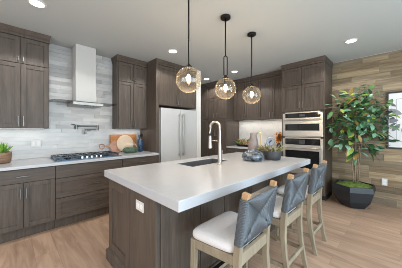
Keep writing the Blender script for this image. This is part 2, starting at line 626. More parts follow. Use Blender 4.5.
# stacked stone tile on the range wall
b = MB()
pale = MB()
rnd = random.Random(3)
rows = 28
z = 0.916
rh = (H - 0.002 - z) / rows
for k in range(rows):
    x = -1.2 - rnd.random() * 0.4
    while x < 2.02:
        L = rnd.choice((0.30, 0.38, 0.46))
        x1 = min(x + L, 2.02)
        x0 = max(x, -1.2)
        if x1 - x0 > 0.02:
            dp = 0.006 + rnd.choice((0, 0.002, 0.005, 0.008))
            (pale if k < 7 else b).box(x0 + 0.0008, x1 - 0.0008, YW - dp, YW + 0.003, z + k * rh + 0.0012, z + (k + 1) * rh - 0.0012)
        x += L
struct('wall_north_tile', b, M['tile'])
struct('wall_north_backsplash', pale, M['tile_pale'])
b = MB()
b.box(-1.2, 2.02, YW - 0.004, YW + 0.002, 0.916, H - 0.001)
struct('wall_north_grout', b, M['grout'])

# weathered planks on the east wall
b = MB()
rnd = random.Random(11)
ph = 0.114
k = 0
z = 0.0
while z < H - 0.01:
    z1 = min(z + ph, H - 0.001)
    y = -2.29 - rnd.random() * 0.9
    while y < 1.02:
        L = rnd.uniform(0.25, 0.85)
        y0, y1 = max(y, -2.29), min(y + L, 1.02)
        if y1 - y0 > 0.03:
            dp = rnd.choice((0, 0.002, 0.004))
            b.box(XE + dp - 0.002, XE + 0.02, y0 + 0.001, y1 - 0.001, z + 0.001, z1 - 0.001)
        y += L
    z = z1
struct('wall_east_planks', b, M['plank'])
# marble slab behind the coffee counter
b = MB()
b.box(XE - 0.006, XE + 0.014, 1.80, 3.30, 0.916, 1.61)
struct('wall_east_slab', b, M['marble'])


# ------------------------------------------------------------------ cabinets
class Face:
    """u runs along the wall, d comes out of the wall into the room"""
    def __init__(self, kind):
        self.kind = kind

    def box(self, mb, u0, u1, d0, d1, z0, z1):
        if self.kind == 'north':
            mb.box(u0, u1, YW - d1, YW - d0, z0, z1)
        else:
            mb.box(XE - d1, XE - d0, u0, u1, z0, z1)

    def pt(self, u, d, z):
        return (u, YW - d, z) if self.kind == 'north' else (XE - d, u, z)


NORTH, EAST = Face('north'), Face('east')


def pull(F, parent, d, spec, name='handle', mat=None):
    """spec ('v', u, z0, z1) or ('h', u0, u1, z)"""
    mb = MB()
    t = 0.010
    if spec[0] == 'v':
        _, u, z0, z1 = spec
        F.box(mb, u - t / 2, u + t / 2, d + 0.022, d + 0.034, z0, z1)
        for zz in (z0 + 0.012, z1 - 0.022):
            F.box(mb, u - t / 2, u + t / 2, d, d + 0.024, zz, zz + 0.010)
    else:
        _, u0, u1, zz = spec
        F.box(mb, u0, u1, d + 0.022, d + 0.034, zz - t / 2, zz + t / 2)
        for u in (u0 + 0.012, u1 - 0.022):
            F.box(mb, u, u + 0.010, d, d + 0.024, zz - t / 2, zz + t / 2)
    return mb.build(name, M[mat or ('gunmetal' if F.kind == 'north' else 'nickel')], parent, bevel=0.002)


def front(F, parent, d, u0, u1, z0, z1, name='door', handle=None, slab=False, g=0.0035, hm=None):
    mb = MB()
    u0 += g
    u1 -= g
    z0 += g
    z1 -= g
    w = 0.054
    th = 0.022
    if slab:
        F.box(mb, u0, u1, d, d + th, z0, z1)
    else:
        F.box(mb, u0, u0 + w, d, d + th, z0, z1)
        F.box(mb, u1 - w, u1, d, d + th, z0, z1)
        F.box(mb, u0 + w, u1 - w, d, d + th, z0, z0 + w)
        F.box(mb, u0 + w, u1 - w, d, d + th, z1 - w, z1)
        F.box(mb, u0 + w - 0.004, u1 - w + 0.004, d, d + th - 0.014, z0 + w - 0.004, z1 - w + 0.004)
    o = mb.build(name, M['cabh'] if name == 'drawer' else M['cab'], parent, bevel=0.002)
    if handle:
        pull(F, o, d + th, handle, mat=hm)
    return o


def cabinet(F, name, label, u0, u1, z0, z1, depth, fronts, group, crown=None, toe=None, cat='cabinet', side=None, strip=None, holes=None):
    um = (u0 + u1) / 2
    root = thing(name, label, cat, F.pt(um, depth / 2, z0 if toe is None else 0), group)
    mb = MB()
    d0 = 0.016
    top = z1
    if toe is not None:
        F.box(mb, u0 + 0.001, u1 - 0.001, d0, depth - 0.020, z0, top)
        F.box(mb, u0 + 0.001, u1 - 0.001, d0, depth - toe, 0.0, z0)
    elif holes:
        # open bay (for the ovens): sides, back, shelves
        F.box(mb, u0 + 0.001, u0 + 0.02, d0, depth - 0.001, z0, top)
        F.box(mb, u1 - 0.02, u1 - 0.001, d0, depth - 0.001, z0, top)
        F.box(mb, u0 + 0.02, u1 - 0.02, d0, depth - 0.02, z0, holes[0])
        F.box(mb, u0 + 0.02, u1 - 0.02, d0, depth - 0.02, holes[1], top)
    else:
        F.box(mb, u0 + 0.001, u1 - 0.001, d0, depth - 0.020, z0, top)
    mb.build('carcass', M['cab'], root, bevel=0.002)
    for f in fronts:
        kind, a, bb, c, e = f[:5]
        h = f[5] if len(f) > 5 else None
        front(F, root, depth - 0.020, a, bb, c, e, name=kind, handle=h, slab=(kind == 'drawer' and e - c < 0.2))
    if crown:
        mb = MB()
        o1, cl, cr = crown
        F.box(mb, u0 + 0.001 - cl, u1 - 0.001 + cr, d0, depth + 0.004, top - 0.0, top + 0.035)
        a0, a1, zt_ = u0 + 0.001 - cl, u1 - 0.001 + cr, H - 0.002
        mb.hexa([F.pt(a0, d0, top + 0.035), F.pt(a1, d0, top + 0.035), F.pt(a1, depth - 0.012, top + 0.035), F.pt(a0, depth - 0.012, top + 0.035),
                 F.pt(a0 - cl, d0, zt_), F.pt(a1 + cr, d0, zt_), F.pt(a1 + cr, depth + o1 + 0.018, zt_), F.pt(a0 - cl, depth + o1 + 0.018, zt_)])
        mb.build('crown_molding', M['cab'], root, bevel=0.004)
    if strip:
        mb = MB()
        F.box(mb, u0 + 0.04, u1 - 0.04, 0.09, 0.105, z0 - 0.0015, z0 + 0.002)
        mb.build('light_strip', M['strip'], root)
        l = area('strip_lamp', F.pt(um, 0.17, z0 - 0.012), (0, 0, 0 if F.kind == 'north' else R(90)), (u1 - u0) * 0.9, 0.03, STRIP_POWER * (u1 - u0) * strip, (1.0, 0.93, 0.84))
    return root


LOWG, UPG = 'base cabinets along the tiled range wall', 'upper cabinets on the tiled range wall'
BD = 0.73            # base depth: fronts at y = 3.22
# base cabinets, left to right
def base_doors(u0, um, u1, dz=0.703):
    c = (u0 + u1) / 2
    return [('drawer', u0, u1, dz, 0.868, ('h', c - 0.065, c + 0.065, 0.785)),
            ('door', u0, um, 0.145, dz, ('v', um - 0.026, 0.517, 0.64)),
            ('door', um, u1, 0.145, dz, ('v', um + 0.026, 0.517, 0.64))]
cabinet(NORTH, 'base_cabinet', 'dark wood base cabinet left of the one below the succulent', -0.86, -0.20, 0.14, 0.874, BD, base_doors(-0.86, -0.53, -0.20), LOWG, toe=0.09)
cabinet(NORTH, 'base_cabinet', 'dark wood base cabinet with one wide drawer over two doors below the succulent', -0.20, 0.437, 0.14, 0.874, BD, base_doors(-0.20, 0.118, 0.437), LOWG, toe=0.09)
cabinet(NORTH, 'base_cabinet', 'wide dark wood drawer cabinet under the gas cooktop', 0.437, 1.331, 0.14, 0.874, BD,
        [('drawer', 0.437, 1.331, 0.697, 0.868), ('drawer', 0.437, 1.331, 0.428, 0.694, ('h', 0.768, 1.002, 0.558)), ('drawer', 0.437, 1.331, 0.145, 0.425, ('h', 0.768, 1.002, 0.292))], LOWG, toe=0.09)
cabinet(NORTH, 'base_cabinet', 'dark wood base cabinet below the cutting boards, beside the fridge', 1.331, 2.02, 0.14, 0.874, BD,
        [('drawer', 1.331, 2.02, 0.697, 0.868, ('h', 1.60, 1.75, 0.785)), ('drawer', 1.331, 2.02, 0.428, 0.694, ('h', 1.56, 1.79, 0.558)), ('drawer', 1.331, 2.02, 0.145, 0.425, ('h', 1.56, 1.79, 0.292))], LOWG, toe=0.09)

UD = 0.288
def upper(u0, um, u1, z0=1.372, zs=2.268, z1=2.632, big=(1.40, 1.54), small=(2.295, 2.36)):
    return [('door', u0, um, z0 + 0.004, zs, ('v', um - 0.027, *big)), ('door', um, u1, z0 + 0.004, zs, ('v', um + 0.027, *big)),
            ('door', u0, um, zs, z1, ('v', um - 0.027, *small)), ('door', um, u1, zs, z1, ('v', um + 0.027, *small))]
cabinet(NORTH, 'wall_cabinet', 'dark wood upper cabinet left of the one above the succulent', -0.82, -0.20, 1.372, 2.640, UD, upper(-0.82, -0.51, -0.20), UPG, crown=(0.02, 0, 0), strip=1)
cabinet(NORTH, 'wall_cabinet', 'dark wood four-door upper cabinet above the succulent, left of the range hood', -0.20, 0.417, 1.372, 2.640, UD, upper(-0.20, 0.107, 0.411), UPG, crown=(0.02, 0, 0.012), strip=1)
cabinet(NORTH, 'wall_cabinet', 'dark wood four-door upper cabinet above the cutting boards, between range hood and fridge', 1.428, 2.02, 1.372, 2.640, UD, upper(1.440, 1.737, 2.02), UPG, crown=(0.02, 0.013, 0), strip=1)

# fridge surround
r = thing('fridge_surround', 'tall dark wood surround with two doors above the white fridge', 'cabinet', (2.56, 3.62, 0))
FD = 0.64
mb = MB()
NORTH.box(mb, 2.022, 2.085, 0.002, FD, 0, 2.640)
mb.build('side_panel', M['cab'], r, bevel=0.002)
mb = MB()
NORTH.box(mb, 2.086, 3.095, 0.002, FD - 0.02, 1.845, 2.640)
mb.build('carcass', M['cab'], r, bevel=0.002)
front(NORTH, r, FD - 0.02, 2.088, 2.578, 1.85, 2.632, handle=('v', 2.550, 1.875, 1.99), hm='nickel')
front(NORTH, r, FD - 0.02, 2.578, 3.060, 1.85, 2.632, handle=('v', 2.606, 1.875, 1.99), hm='nickel')
mb = MB()
NORTH.box(mb, 2.022, 3.096, 0.002, FD + 0.004, 2.640, 2.675)
NORTH.box(mb, 2.022, 3.096, 0.002, FD + 0.018, 2.675, H - 0.002)
mb.build('crown_molding', M['cab'], r, bevel=0.004)

# fridge
r = thing('refrigerator', 'tall white refrigerator with two doors and long steel handles in a dark wood surround', 'refrigerator', (2.61, 3.6, 0))
mb = MB()
mb.box(2.135, 3.092, 3.375, 3.93, 0.02, 1.80)
mb.box(2.16, 3.07, 3.40, 3.93, 0.0, 0.02)
mb.build('body', M['fridge'], r, bevel=0.004)
for u0, u1, hx in ((2.140, 2.633, 2.585), (2.637, 3.090, 2.685)):
    mb = MB()
    mb.box(u0, u1, 3.315, 3.372, 0.09, 1.797)
    d = mb.build('door', M['fridge'], r, bevel=0.006)
    mb = MB()
    mb.box(hx - 0.017, hx + 0.017, 3.252, 3.275, 0.80, 1.70)
    for zz in (0.82, 1.65):
        mb.box(hx - 0.012, hx + 0.012, 3.27, 3.316, zz, zz + 0.03)
    h = mb.build('handle', M['steel'], d, bevel=0.005)
    h['label'] = 'brushed steel handle'
mb = MB()
mb.box(2.15, 3.08, 3.38, 3.40, 0.0, 0.085)
mb.build('kick_plate', M['steel'], r)

# range countertop
mb = MB()
mb.box(-0.86, 2.020, 3.190, YW - 0.001, 0.876, 0.914)
tag(mb.build('range_countertop', M['quartz'], bevel=0.004), 'long white quartz countertop along the tiled range wall', 'countertop')

# ------------------------------------------------------------------ range hood
r = thing('range_hood', 'white range hood with flared glass canopy on the tiled wall above the cooktop', 'range hood', (0.906, 3.7, 1.735))
mb = MB()
mb.box(0.757, 1.055, 3.65, YW - 0.017, 1.805, H - 0.002)
mb.build('chimney', M['hoodwhite'], r, bevel=0.003)
mb = MB()
mb.box(0.685, 1.115, 3.47, YW - 0.017, 1.742, 1.788)
mb.build('hood_body', M['hoodsteel'], r, bevel=0.004)
mb = MB()
nx = 24
top = []
for i in range(nx + 1):
    t = i / nx
    x = 0.43 + (1.375 - 0.43) * t
    z = 1.789 + 0.006 * (2 * t - 1) ** 2
    cut = 0.10 * max(0, abs(2 * t - 1) - 0.86) / 0.14
    top.append(((x, 3.455 + cut, z), (x, YW - 0.017, z + 0.004)))
for (a, bk), (c, dk) in zip(top, top[1:]):
    mb.hexa([(a[0], a[1], a[2]), (c[0], c[1], c[2]), (dk[0], dk[1], dk[2]), (bk[0], bk[1], bk[2]),
             (a[0], a[1], a[2] + 0.006), (c[0], c[1], c[2] + 0.006), (dk[0], dk[1], dk[2] + 0.006), (bk[0], bk[1], bk[2] + 0.006)])
bmesh.ops.remove_doubles(mb.bm, verts=mb.bm.verts, dist=1e-5)
o = mb.build('glass_canopy', M['hoodglass'], r)
o['label'] = 'clear curved glass canopy'
mb = MB()
mb.bm.free()
for k in range(4):
    mb = MB()
    mb.lathe([(0.010, 0), (0.010, -0.006)], (0.85 + k * 0.04, 3.50, 1.738), 12)
    mb.build('control_button', M['black'], r)

# ------------------------------------------------------------------ pot filler
r = thing('pot_filler', 'dark steel folding pot filler tap on the tiled wall above the cooktop', 'tap', (0.82, YW - 0.02, 1.40))
PY = 3.90
mb = MB()
mb.tube([(0.815, YW - 0.012, 1.40), (0.815, YW - 0.022, 1.40)], 0.030, 16)
mb.tube([(0.815, YW - 0.02, 1.40), (0.815, PY - 0.02, 1.40)], 0.013, 10)
mb.tube([(0.815, PY - 0.01, 1.365), (0.815, PY - 0.01, 1.44)], 0.018, 12)
mb.build('wall_mount', M['gunmetal'], r, smooth=True, auto=40)
mb = MB()
mb.tube([(0.815, PY - 0.01, 1.418), (1.148, PY - 0.03, 1.418)], 0.011, 10)
mb.tube([(1.148, PY - 0.03, 1.345), (1.148, PY - 0.03, 1.435)], 0.016, 12)
mb.build('arm', M['gunmetal'], r, smooth=True, auto=40)
mb = MB()
mb.tube([(1.148, PY - 0.03, 1.36), (0.965, PY - 0.05, 1.36), (0.945, PY - 0.05, 1.35), (0.94, PY - 0.05, 1.29)], 0.012, 10)
mb.tube([(0.94, PY - 0.05, 1.315), (0.94, PY - 0.05, 1.275)], 0.018, 12)
mb.build('spout', M['gunmetal'], r, smooth=True, auto=40)
mb = MB()
mb.tube([(0.815, PY - 0.01, 1.435), (0.735, PY - 0.03, 1.45)], 0.006, 8)
mb.build('lever', M['gunmetal'], r, smooth=True, auto=40)
mb = MB()
mb.tube([(0.965, PY - 0.06, 1.335), (1.02, PY - 0.07, 1.335)], 0.006, 8)
mb.build('lever', M['gunmetal'], r, smooth=True, auto=40)

# ------------------------------------------------------------------ cooktop
r = thing('gas_cooktop', 'five-burner gas cooktop with black grates set into the white range counter', 'cooktop', (0.89, 3.52, 0.914))
CX0, CX1, CY0, CY1 = 0.435, 1.345, 3.275, 3.80
mb = MB()
mb.box(CX0, CX1, CY0, CY1, 0.9145, 0.926)
mb.build('plate', M['cooktop'], r, bevel=0.004)
for (x, y, q) in ((0.62, 3.65, 0.045), (0.62, 3.45, 0.035), (0.89, 3.58, 0.06), (1.16, 3.65, 0.045), (1.16, 3.45, 0.035)):
    mb = MB()
    mb.lathe([(q, 0.926), (q, 0.938), (q * 0.8, 0.944), (q * 0.8, 0.950), (0.001, 0.950)], (x, y, 0), 20)
    mb.build('burner', M['black'], r, smooth=True, auto=35)
for gx0, gx1 in ((0.455, 0.745), (0.750, 1.030), (1.035, 1.325)):
    mb = MB()
    y0, y1, zt = 3.36, 3.785, 0.955
    for x in (gx0 + 0.008, gx1 - 0.008):
        mb.tube([(x, y0, zt), (x, y1, zt)], 1, sq=(0.014, 0.014))
    for y in (y0, (y0 + y1) / 2, y1):
        mb.tube([(gx0, y, zt), (gx1, y, zt)], 1, sq=(0.014, 0.014))
    for k in range(1, 4):
        x = gx0 + (gx1 - gx0) * k / 4
        mb.tube([(x, y0, zt), (x, y1, zt)], 1, sq=(0.010, 0.012))
    for x in (gx0 + 0.01, gx1 - 0.01):
        for y in (y0 + 0.01, y1 - 0.01):
            mb.box(x - 0.008, x + 0.008, y - 0.008, y + 0.008, 0.926, zt)
    mb.build('grate', M['iron'], r)
for k in range(5):
    mb = MB()
    mb.lathe([(0.021, 0.926), (0.021, 0.930), (0.017, 0.932), (0.016, 0.956), (0.001, 0.957)], (0.77 + k * 0.065, 3.31, 0), 18)
    o = mb.build('knob', M['knob'], r, smooth=True, auto=35)

# ------------------------------------------------------------------ east run
cabinet(EAST, 'pantry_cabinet', 'tall dark wood pantry cabinet left of the coffee counter recess', 3.29, 4.07, 0.10, 2.640, 0.606,
        [('door', 3.29, 3.68, 0.105, 1.665, ('v', 3.653, 1.18, 1.36)), ('door', 3.68, 4.07, 0.105, 1.665, ('v', 3.707, 1.18, 1.36)),
         ('door', 3.29, 3.68, 1.668, 2.262, ('v', 3.615, 1.70, 1.84)), ('door', 3.68, 4.07, 1.668, 2.262, ('v', 3.745, 1.70, 1.84)),
         ('door', 3.29, 3.68, 2.265, 2.632, ('v', 3.615, 2.29, 2.36)), ('door', 3.68, 4.07, 2.265, 2.632, ('v', 3.745, 2.29, 2.36))],
        'tall pantry cabinets', crown=(0.012, 0, 0), toe=0.08)
cabinet(EAST, 'pantry_cabinet', 'tall dark wood pantry cabinet deepest in the passage beyond the fridge', 4.07, 4.85, 0.10, 2.640, 0.606,
        [('door', 4.07, 4.46, 0.105, 1.665, ('v', 4.433, 1.18, 1.36)), ('door', 4.46, 4.85, 0.105, 1.665, ('v', 4.487, 1.18, 1.36)),
         ('door', 4.07, 4.46, 1.668, 2.262, ('v', 4.433, 1.70, 1.84)), ('door', 4.46, 4.85, 1.668, 2.262, ('v', 4.487, 1.70, 1.84)),
         ('door', 4.07, 4.46, 2.265, 2.632, ('v', 4.433, 2.29, 2.36)), ('door', 4.46, 4.85, 2.265, 2.632, ('v', 4.487, 2.29, 2.36))],
        'tall pantry cabinets', crown=(0.012, 0, 0), toe=0.08)
EG = 'upper cabinets over the coffee counter'
cabinet(EAST, 'wall_cabinet', 'dark wood two-door upper cabinet over the coffee counter, next to the tall pantry', 2.519, 3.288, 1.61, 2.640, 0.30,
        [('door', 2.519, 2.925, 1.614, 2.632, ('v', 2.895, 1.65, 1.78)), ('door', 2.925, 3.27, 1.614, 2.632, ('v', 2.955, 1.65, 1.78))], EG, crown=(0.02, 0, 0), strip=2.0)
cabinet(EAST, 'wall_cabinet', 'dark wood two-door upper cabinet over the coffee counter, next to the oven tower', 1.802, 2.519, 1.61, 2.640, 0.30,
        [('door', 2.15, 2.519, 1.614, 2.632, ('v', 2.205, 1.65, 1.78)), ('door', 1.802, 2.15, 1.614, 2.632, ('v', 2.12, 1.65, 1.78))], EG, crown=(0.02, 0, 0), strip=2.0)
BG = 'base cabinets under the coffee counter'
for u0, u1, w in ((1.802, 2.545, 'next to the oven tower'), (2.545, 3.288, 'next to the tall pantry')):
    um = (u0 + u1) / 2
    cabinet(EAST, 'base_cabinet', 'dark wood base cabinet under the coffee counter, ' + w, u0, u1, 0.10, 0.874, 0.60,
            [('drawer', u0, u1, 0.70, 0.868, ('h', um - 0.065, um + 0.065, 0.785)), ('door', u0, um, 0.105, 0.70, ('v', um - 0.03, 0.52, 0.64)), ('door', um, u1, 0.105, 0.70, ('v', um + 0.03, 0.52, 0.64))], BG, toe=0.08)
mb = MB()
mb.box(XE - 0.625, XE - 0.007, 1.802, 3.288, 0.876, 0.914)
tag(mb.build('coffee_countertop', M['quartz'], bevel=0.004), 'white quartz countertop in the recess between pantry and oven tower', 'countertop')

# oven tower
ot = cabinet(EAST, 'oven_tower', 'tall dark wood cabinet housing the two wall ovens', 0.985, 1.80, 0.10, 2.640, 0.586,
             [('door', 1.002, 1.402, 1.735, 2.262, ('v', 1.374, 1.80, 1.93)), ('door', 1.402, 1.790, 1.735, 2.262, ('v', 1.430, 1.80, 1.93)),
              ('door', 1.002, 1.402, 2.272, 2.632, ('v', 1.374, 2.30, 2.38)), ('door', 1.402, 1.790, 2.272, 2.632, ('v', 1.430, 2.30, 2.38)),
              ('drawer', 1.002, 1.790, 0.105, 0.44, ('h', 1.28, 1.52, 0.38))], None, crown=(0.02, 0.008, 0.0), holes=(0.45, 1.725))
mb = MB()
EAST.box(mb, 0.99, 1.79, 0.014, 0.50, 0.0, 0.10)
mb.build('toe_kick', M['dark'], ot)


def oven(name, label, z0, z1, zc, zh, zw0, zw1, fridge=False):
    r = thing(name, label, 'oven', (XE - 0.3, 1.395, z0), 'built-in wall ovens')
    D = 0.588
    mb = MB()
    EAST.box(mb, 1.030, 1.760, 0.03, D - 0.03, z0 + 0.01, z1 - 0.01)
    mb.build('housing', M['dark'], r)
    # trim around
    mb = MB()
    EAST.box(mb, 1.012, 1.775, D - 0.03, D + 0.004, z1 - 0.028, z1 - 0.002)
    EAST.box(mb, 1.012, 1.775, D - 0.03, D + 0.004, z0 + 0.002, z0 + 0.020)
    EAST.box(mb, 1.012, 1.060, D - 0.03, D + 0.004, z0 + 0.002, z1 - 0.002)
    EAST.box(mb, 1.722, 1.775, D - 0.03, D + 0.004, z0 + 0.002, z1 - 0.002)
    mb.build('trim_frame', M['ovensteel'], r, bevel=0.003)
    mb = MB()
    EAST.box(mb, 1.060, 1.722, D - 0.028, D + 0.002, zc, z1 - 0.03)
    o = mb.build('control_panel', M['blackglass'], r)
    mb = MB()
    EAST.box(mb, 1.33, 1.44, D + 0.001, D + 0.003, zc + 0.018, z1 - 0.05)
    o2 = mb.build('display', M['slate'], o)
    # door: steel frame round a black window
    mb = MB()
    d0, d1 = D - 0.028, D + 0.022
    EAST.box(mb, 1.030, 1.757, d0, d1, zw1, zc - 0.006)
    EAST.box(mb, 1.030, 1.757, d0, d1, z0 + 0.022, zw0)
    EAST.box(mb, 1.030, 1.072, d0, d1, zw0, zw1)
    EAST.box(mb, 1.715, 1.757, d0, d1, zw0, zw1)
    dr = mb.build('door', M['ovensteel'], r, bevel=0.003)
    mb = MB()
    EAST.box(mb, 1.071, 1.716, d0, d1 - 0.006, zw0 - 0.001, zw1 + 0.001)
    mb.build('window', M['blackglass'], dr)
    mb = MB()
    mb.tube([(XE - D - 0.065, 1.045, zh), (XE - D - 0.065, 1.745, zh)], 0.013, 14)
    for u in (1.085, 1.705):
        mb.tube([(XE - D - 0.02, u, zh), (XE - D - 0.065, u, zh)], 0.009, 10)
    mb.build('handle', M['steel'], dr, smooth=True, auto=40)
    return r


oven('speed_oven', 'upper steel wall oven with a wide low black window', 1.205, 1.722, 1.605, 1.552, 1.338, 1.472)
oven('wall_oven', 'lower steel wall oven partly hidden behind the island', 0.455, 1.200, 1.055, 0.995, 0.58, 0.935)

# ------------------------------------------------------------------ island
IX0, IX1, IY0, IY1 = 0.732, 3.225, 0.941, 2.250
r = thing('kitchen_island', 'long dark wood kitchen island body under the thick white slab', 'kitchen island', (1.98, 1.68, 0))
bx0, bx1, by0, by1 = 0.762, 3.19, 1.235, 2.15
mb = MB()
# hollow carcass so that the sink hangs inside
mb.box(bx0, bx0 + 0.05, by0, by1, 0.0, 0.8395)
mb.box(bx1 - 0.05, bx1, by0, by1, 0.0, 0.8395)
mb.box(bx0 + 0.05, bx1 - 0.05, by0, by0 + 0.05, 0.0, 0.8395)
mb.box(bx0 + 0.05, bx1 - 0.05, by1 - 0.05, by1 - 0.022, 0.10, 0.8395)
mb.box(bx0 + 0.05, bx1 - 0.05, by0 + 0.05, by1 - 0.05, 0.10, 0.12)
mb.build('carcass', M['cab'], r, bevel=0.002)
# end panel facing the cooktop side: shaker panel plus flat slab
mb = MB()
X = bx0
y_s = 1.655
w = 0.085
f0, f1 = X - 0.017, X - 0.001
mb.box(f0, f1, by1 - w, by1, 0.11, 0.839)
mb.box(f0, f1, y_s + 0.004, y_s + w, 0.11, 0.839)
mb.box(f0, f1, y_s + w, by1 - w, 0.11, 0.11 + w)
mb.box(f0, f1, y_s + w, by1 - w, 0.839 - w, 0.839)
mb.box(f0 + 0.012, f1, y_s + w - 0.003, by1 - w + 0.003, 0.11 + w - 0.003, 0.839 - w + 0.003)
mb.build('end_panel', M['cab'], r, bevel=0.002)
mb = MB()
mb.box(f0, f1, by0 - 0.012, y_s - 0.001, 0.11, 0.839)
mb.build('end_slab', M['cab'], r, bevel=0.002)
mb = MB()
mb.box(X - 0.044, X - 0.001, by0 - 0.035, by1 + 0.015, 0.0, 0.098)
mb.hexa([(X - 0.044, by0 - 0.035, 0.098), (X - 0.001, by0 - 0.035, 0.098), (X - 0.001, by1 + 0.015, 0.098), (X - 0.044, by1 + 0.015, 0.098),
         (X - 0.018, by0 - 0.025, 0.112), (X - 0.001, by0 - 0.025, 0.112), (X - 0.001, by1 + 0.002, 0.112), (X - 0.018, by1 + 0.002, 0.112)])
mb.box(X - 0.001, bx1 + 0.01, by0 - 0.035, by0 - 0.0005, 0.0, 0.098)
mb.build('base_molding', M['cab'], r, bevel=0.003)
# back panels below the overhang, split by narrow dark joints
edges = [bx0 + 0.022, 1.115, 1.19, 1.525, 1.60, 1.96, 2.035, 2.40, 2.475, 2.80, 2.875, bx1]
for a, bb in zip(edges, edges[1:]):
    mb = MB()
    mb.box(a + 0.003, bb - 0.003, by0 - 0.014, by0 - 0.0005, 0.10, 0.839)
    mb.build('back_panel', M['cab'], r, bevel=0.003)
# working side drawers and doors
xs = [bx0 + 0.01, 1.45, 2.30, 2.75, bx1]
for a, bb in zip(xs, xs[1:]):
    mb = MB()
    mb.box(a + 0.003, bb - 0.003, by1 - 0.020, by1 - 0.001, 0.12, 0.835)
    d = mb.build('door', M['cab'], r, bevel=0.002)
    mb = MB()
    c = (a + bb) / 2
    mb.box(c - 0.08, c + 0.08, by1 + 0.02, by1 + 0.032, 0.76, 0.77)
    for q in (-0.06, 0.06):
        mb.box(c + q - 0.005, c + q + 0.005, by1 - 0.002, by1 + 0.022, 0.76, 0.77)
    mb.build('handle', M['nickel'], d)
# outlet in the end slab
mb = MB()
mb.box(f0 - 0.006, f0 - 0.0002, 1.395, 1.522, 0.700, 0.778)
o = mb.build('outlet_plate', M['white'], r, bevel=0.003)
o['label'] = 'white outlet plate'
for y in (1.43, 1.487):
    mb = MB()
    mb.box(f0 - 0.0085, f0 - 0.005, y - 0.018, y + 0.018, 0.722, 0.756)
    mb.build('socket', M['mat'], o, bevel=0.002)

# island slab, with the sink cut-out
SX0, SX1, SY0, SY1 = 1.545, 2.255, 1.715, 2.055
mb = MB()
zb, zt = 0.842, 0.914
xs = [IX0, SX0, SX1, IX1]
ys = [IY0, SY0, SY1, IY1]
vt = [[mb.bm.verts.new((x, y, zt)) for y in ys] for x in xs]
vb = [[mb.bm.verts.new((x, y, zb)) for y in ys] for x in xs]
for i in range(3):
    for j in range(3):
        if i == 1 and j == 1:
            continue
        mb.face([vt[i][j], vt[i + 1][j], vt[i + 1][j + 1], vt[i][j + 1]])
        mb.face([vb[i][j], vb[i][j + 1], vb[i + 1][j + 1], vb[i + 1][j]])
for i in range(3):
    for j in (0, 3):
        mb.face([vt[i][j], vt[i + 1][j], vb[i + 1][j], vb[i][j]])
        mb.face([vt[j][i], vt[j][i + 1], vb[j][i + 1], vb[j][i]])
mb.face([vt[1][1], vt[2][1], vb[2][1], vb[1][1]])
mb.face([vt[1][2], vt[2][2], vb[2][2], vb[1][2]])
mb.face([vt[1][1], vt[1][2], vb[1][2], vb[1][1]])
mb.face([vt[2][1], vt[2][2], vb[2][2], vb[2][1]])
tag(mb.build('island_countertop', M['quartz'], bevel=0.005), 'thick white quartz slab on top of the kitchen island', 'countertop')

r = thing('kitchen_sink', 'dark charcoal sink sunk into the white island top', 'sink', (1.9, 1.885, 0.63))
mb = MB()
t = 0.010
x0, x1, y0, y1 = SX0 + 0.001, SX1 - 0.001, SY0 + 0.001, SY1 - 0.001
mb.box(x0, x1, y0, y1, 0.63, 0.64)
mb.box(x0, x0 + t, y0, y1, 0.64, 0.905)
mb.box(x1 - t, x1, y0, y1, 0.64, 0.905)
mb.box(x0 + t, x1 - t, y0, y0 + t, 0.64, 0.905)
mb.box(x0 + t, x1 - t, y1 - t, y1, 0.64, 0.905)
mb.build('basin', M['sink'], r)
mb = MB()
mb.lathe([(0.045, 0.640), (0.045, 0.643), (0.02, 0.642), (0.001, 0.6415)], (1.9, 1.885, 0), 20)
mb.build('drain', M['steel'], r, smooth=True)

# faucet
fx, fy = 1.905, 1.603
r = thing('kitchen_faucet', 'tall brushed nickel gooseneck faucet with pull-down spray on the island', 'faucet', (fx, fy, 0.914))
mb = MB()
mb.lathe([(0.034, 0.9145), (0.034, 0.924), (0.027, 0.930), (0.022, 1.15), (0.0165, 1.20)], (fx, fy, 0), 20)
mb.build('body', M['faucet'], r, smooth=True, auto=35)
mb = MB()
ra = 0.066
dx, dy = -0.35, 0.937
path = [(fx, fy, 1.19), (fx, fy, 1.30), (fx, fy, 1.385)]
for k in range(1, 13):
    a = math.pi * k / 12
    q = ra * (1 - math.cos(a))
    path.append((fx + dx * q, fy + dy * q, 1.385 + ra * math.sin(a)))
ex, ey = fx + dx * 2 * ra, fy + dy * 2 * ra
path.append((ex, ey, 1.30))
mb.tube(path, 0.0165, 14)
mb.build('spout', M['faucet'], r, smooth=True, auto=40)
mb = MB()
mb.lathe([(0.017, 1.30), (0.020, 1.285), (0.022, 1.20), (0.028, 1.13), (0.028, 1.112), (0.001, 1.112)], (ex, ey, 0), 18)
mb.build('spray_head', M['faucet'], r, smooth=True, auto=40)
mb = MB()
mb.lathe([(0.0215, 1.305), (0.0215, 1.275)], (ex, ey, 0), 18)
mb.build('collar', M['black'], r, smooth=True, auto=40)
mb = MB()
mb.tube([(fx, fy, 1.205), (ex, ey, 1.215)], 0.006, 8)
mb.build('holder_arm', M['faucet'], r, smooth=True)
mb = MB()
mb.tube([(fx, fy, 1.0), (fx + 0.055, fy + 0.01, 1.005)], 0.008, 10)
mb.tube([(fx + 0.05, fy + 0.01, 1.0), (fx + 0.065, fy + 0.012, 1.09)], 0.005, 8)
mb.build('lever', M['faucet'], r, smooth=True)

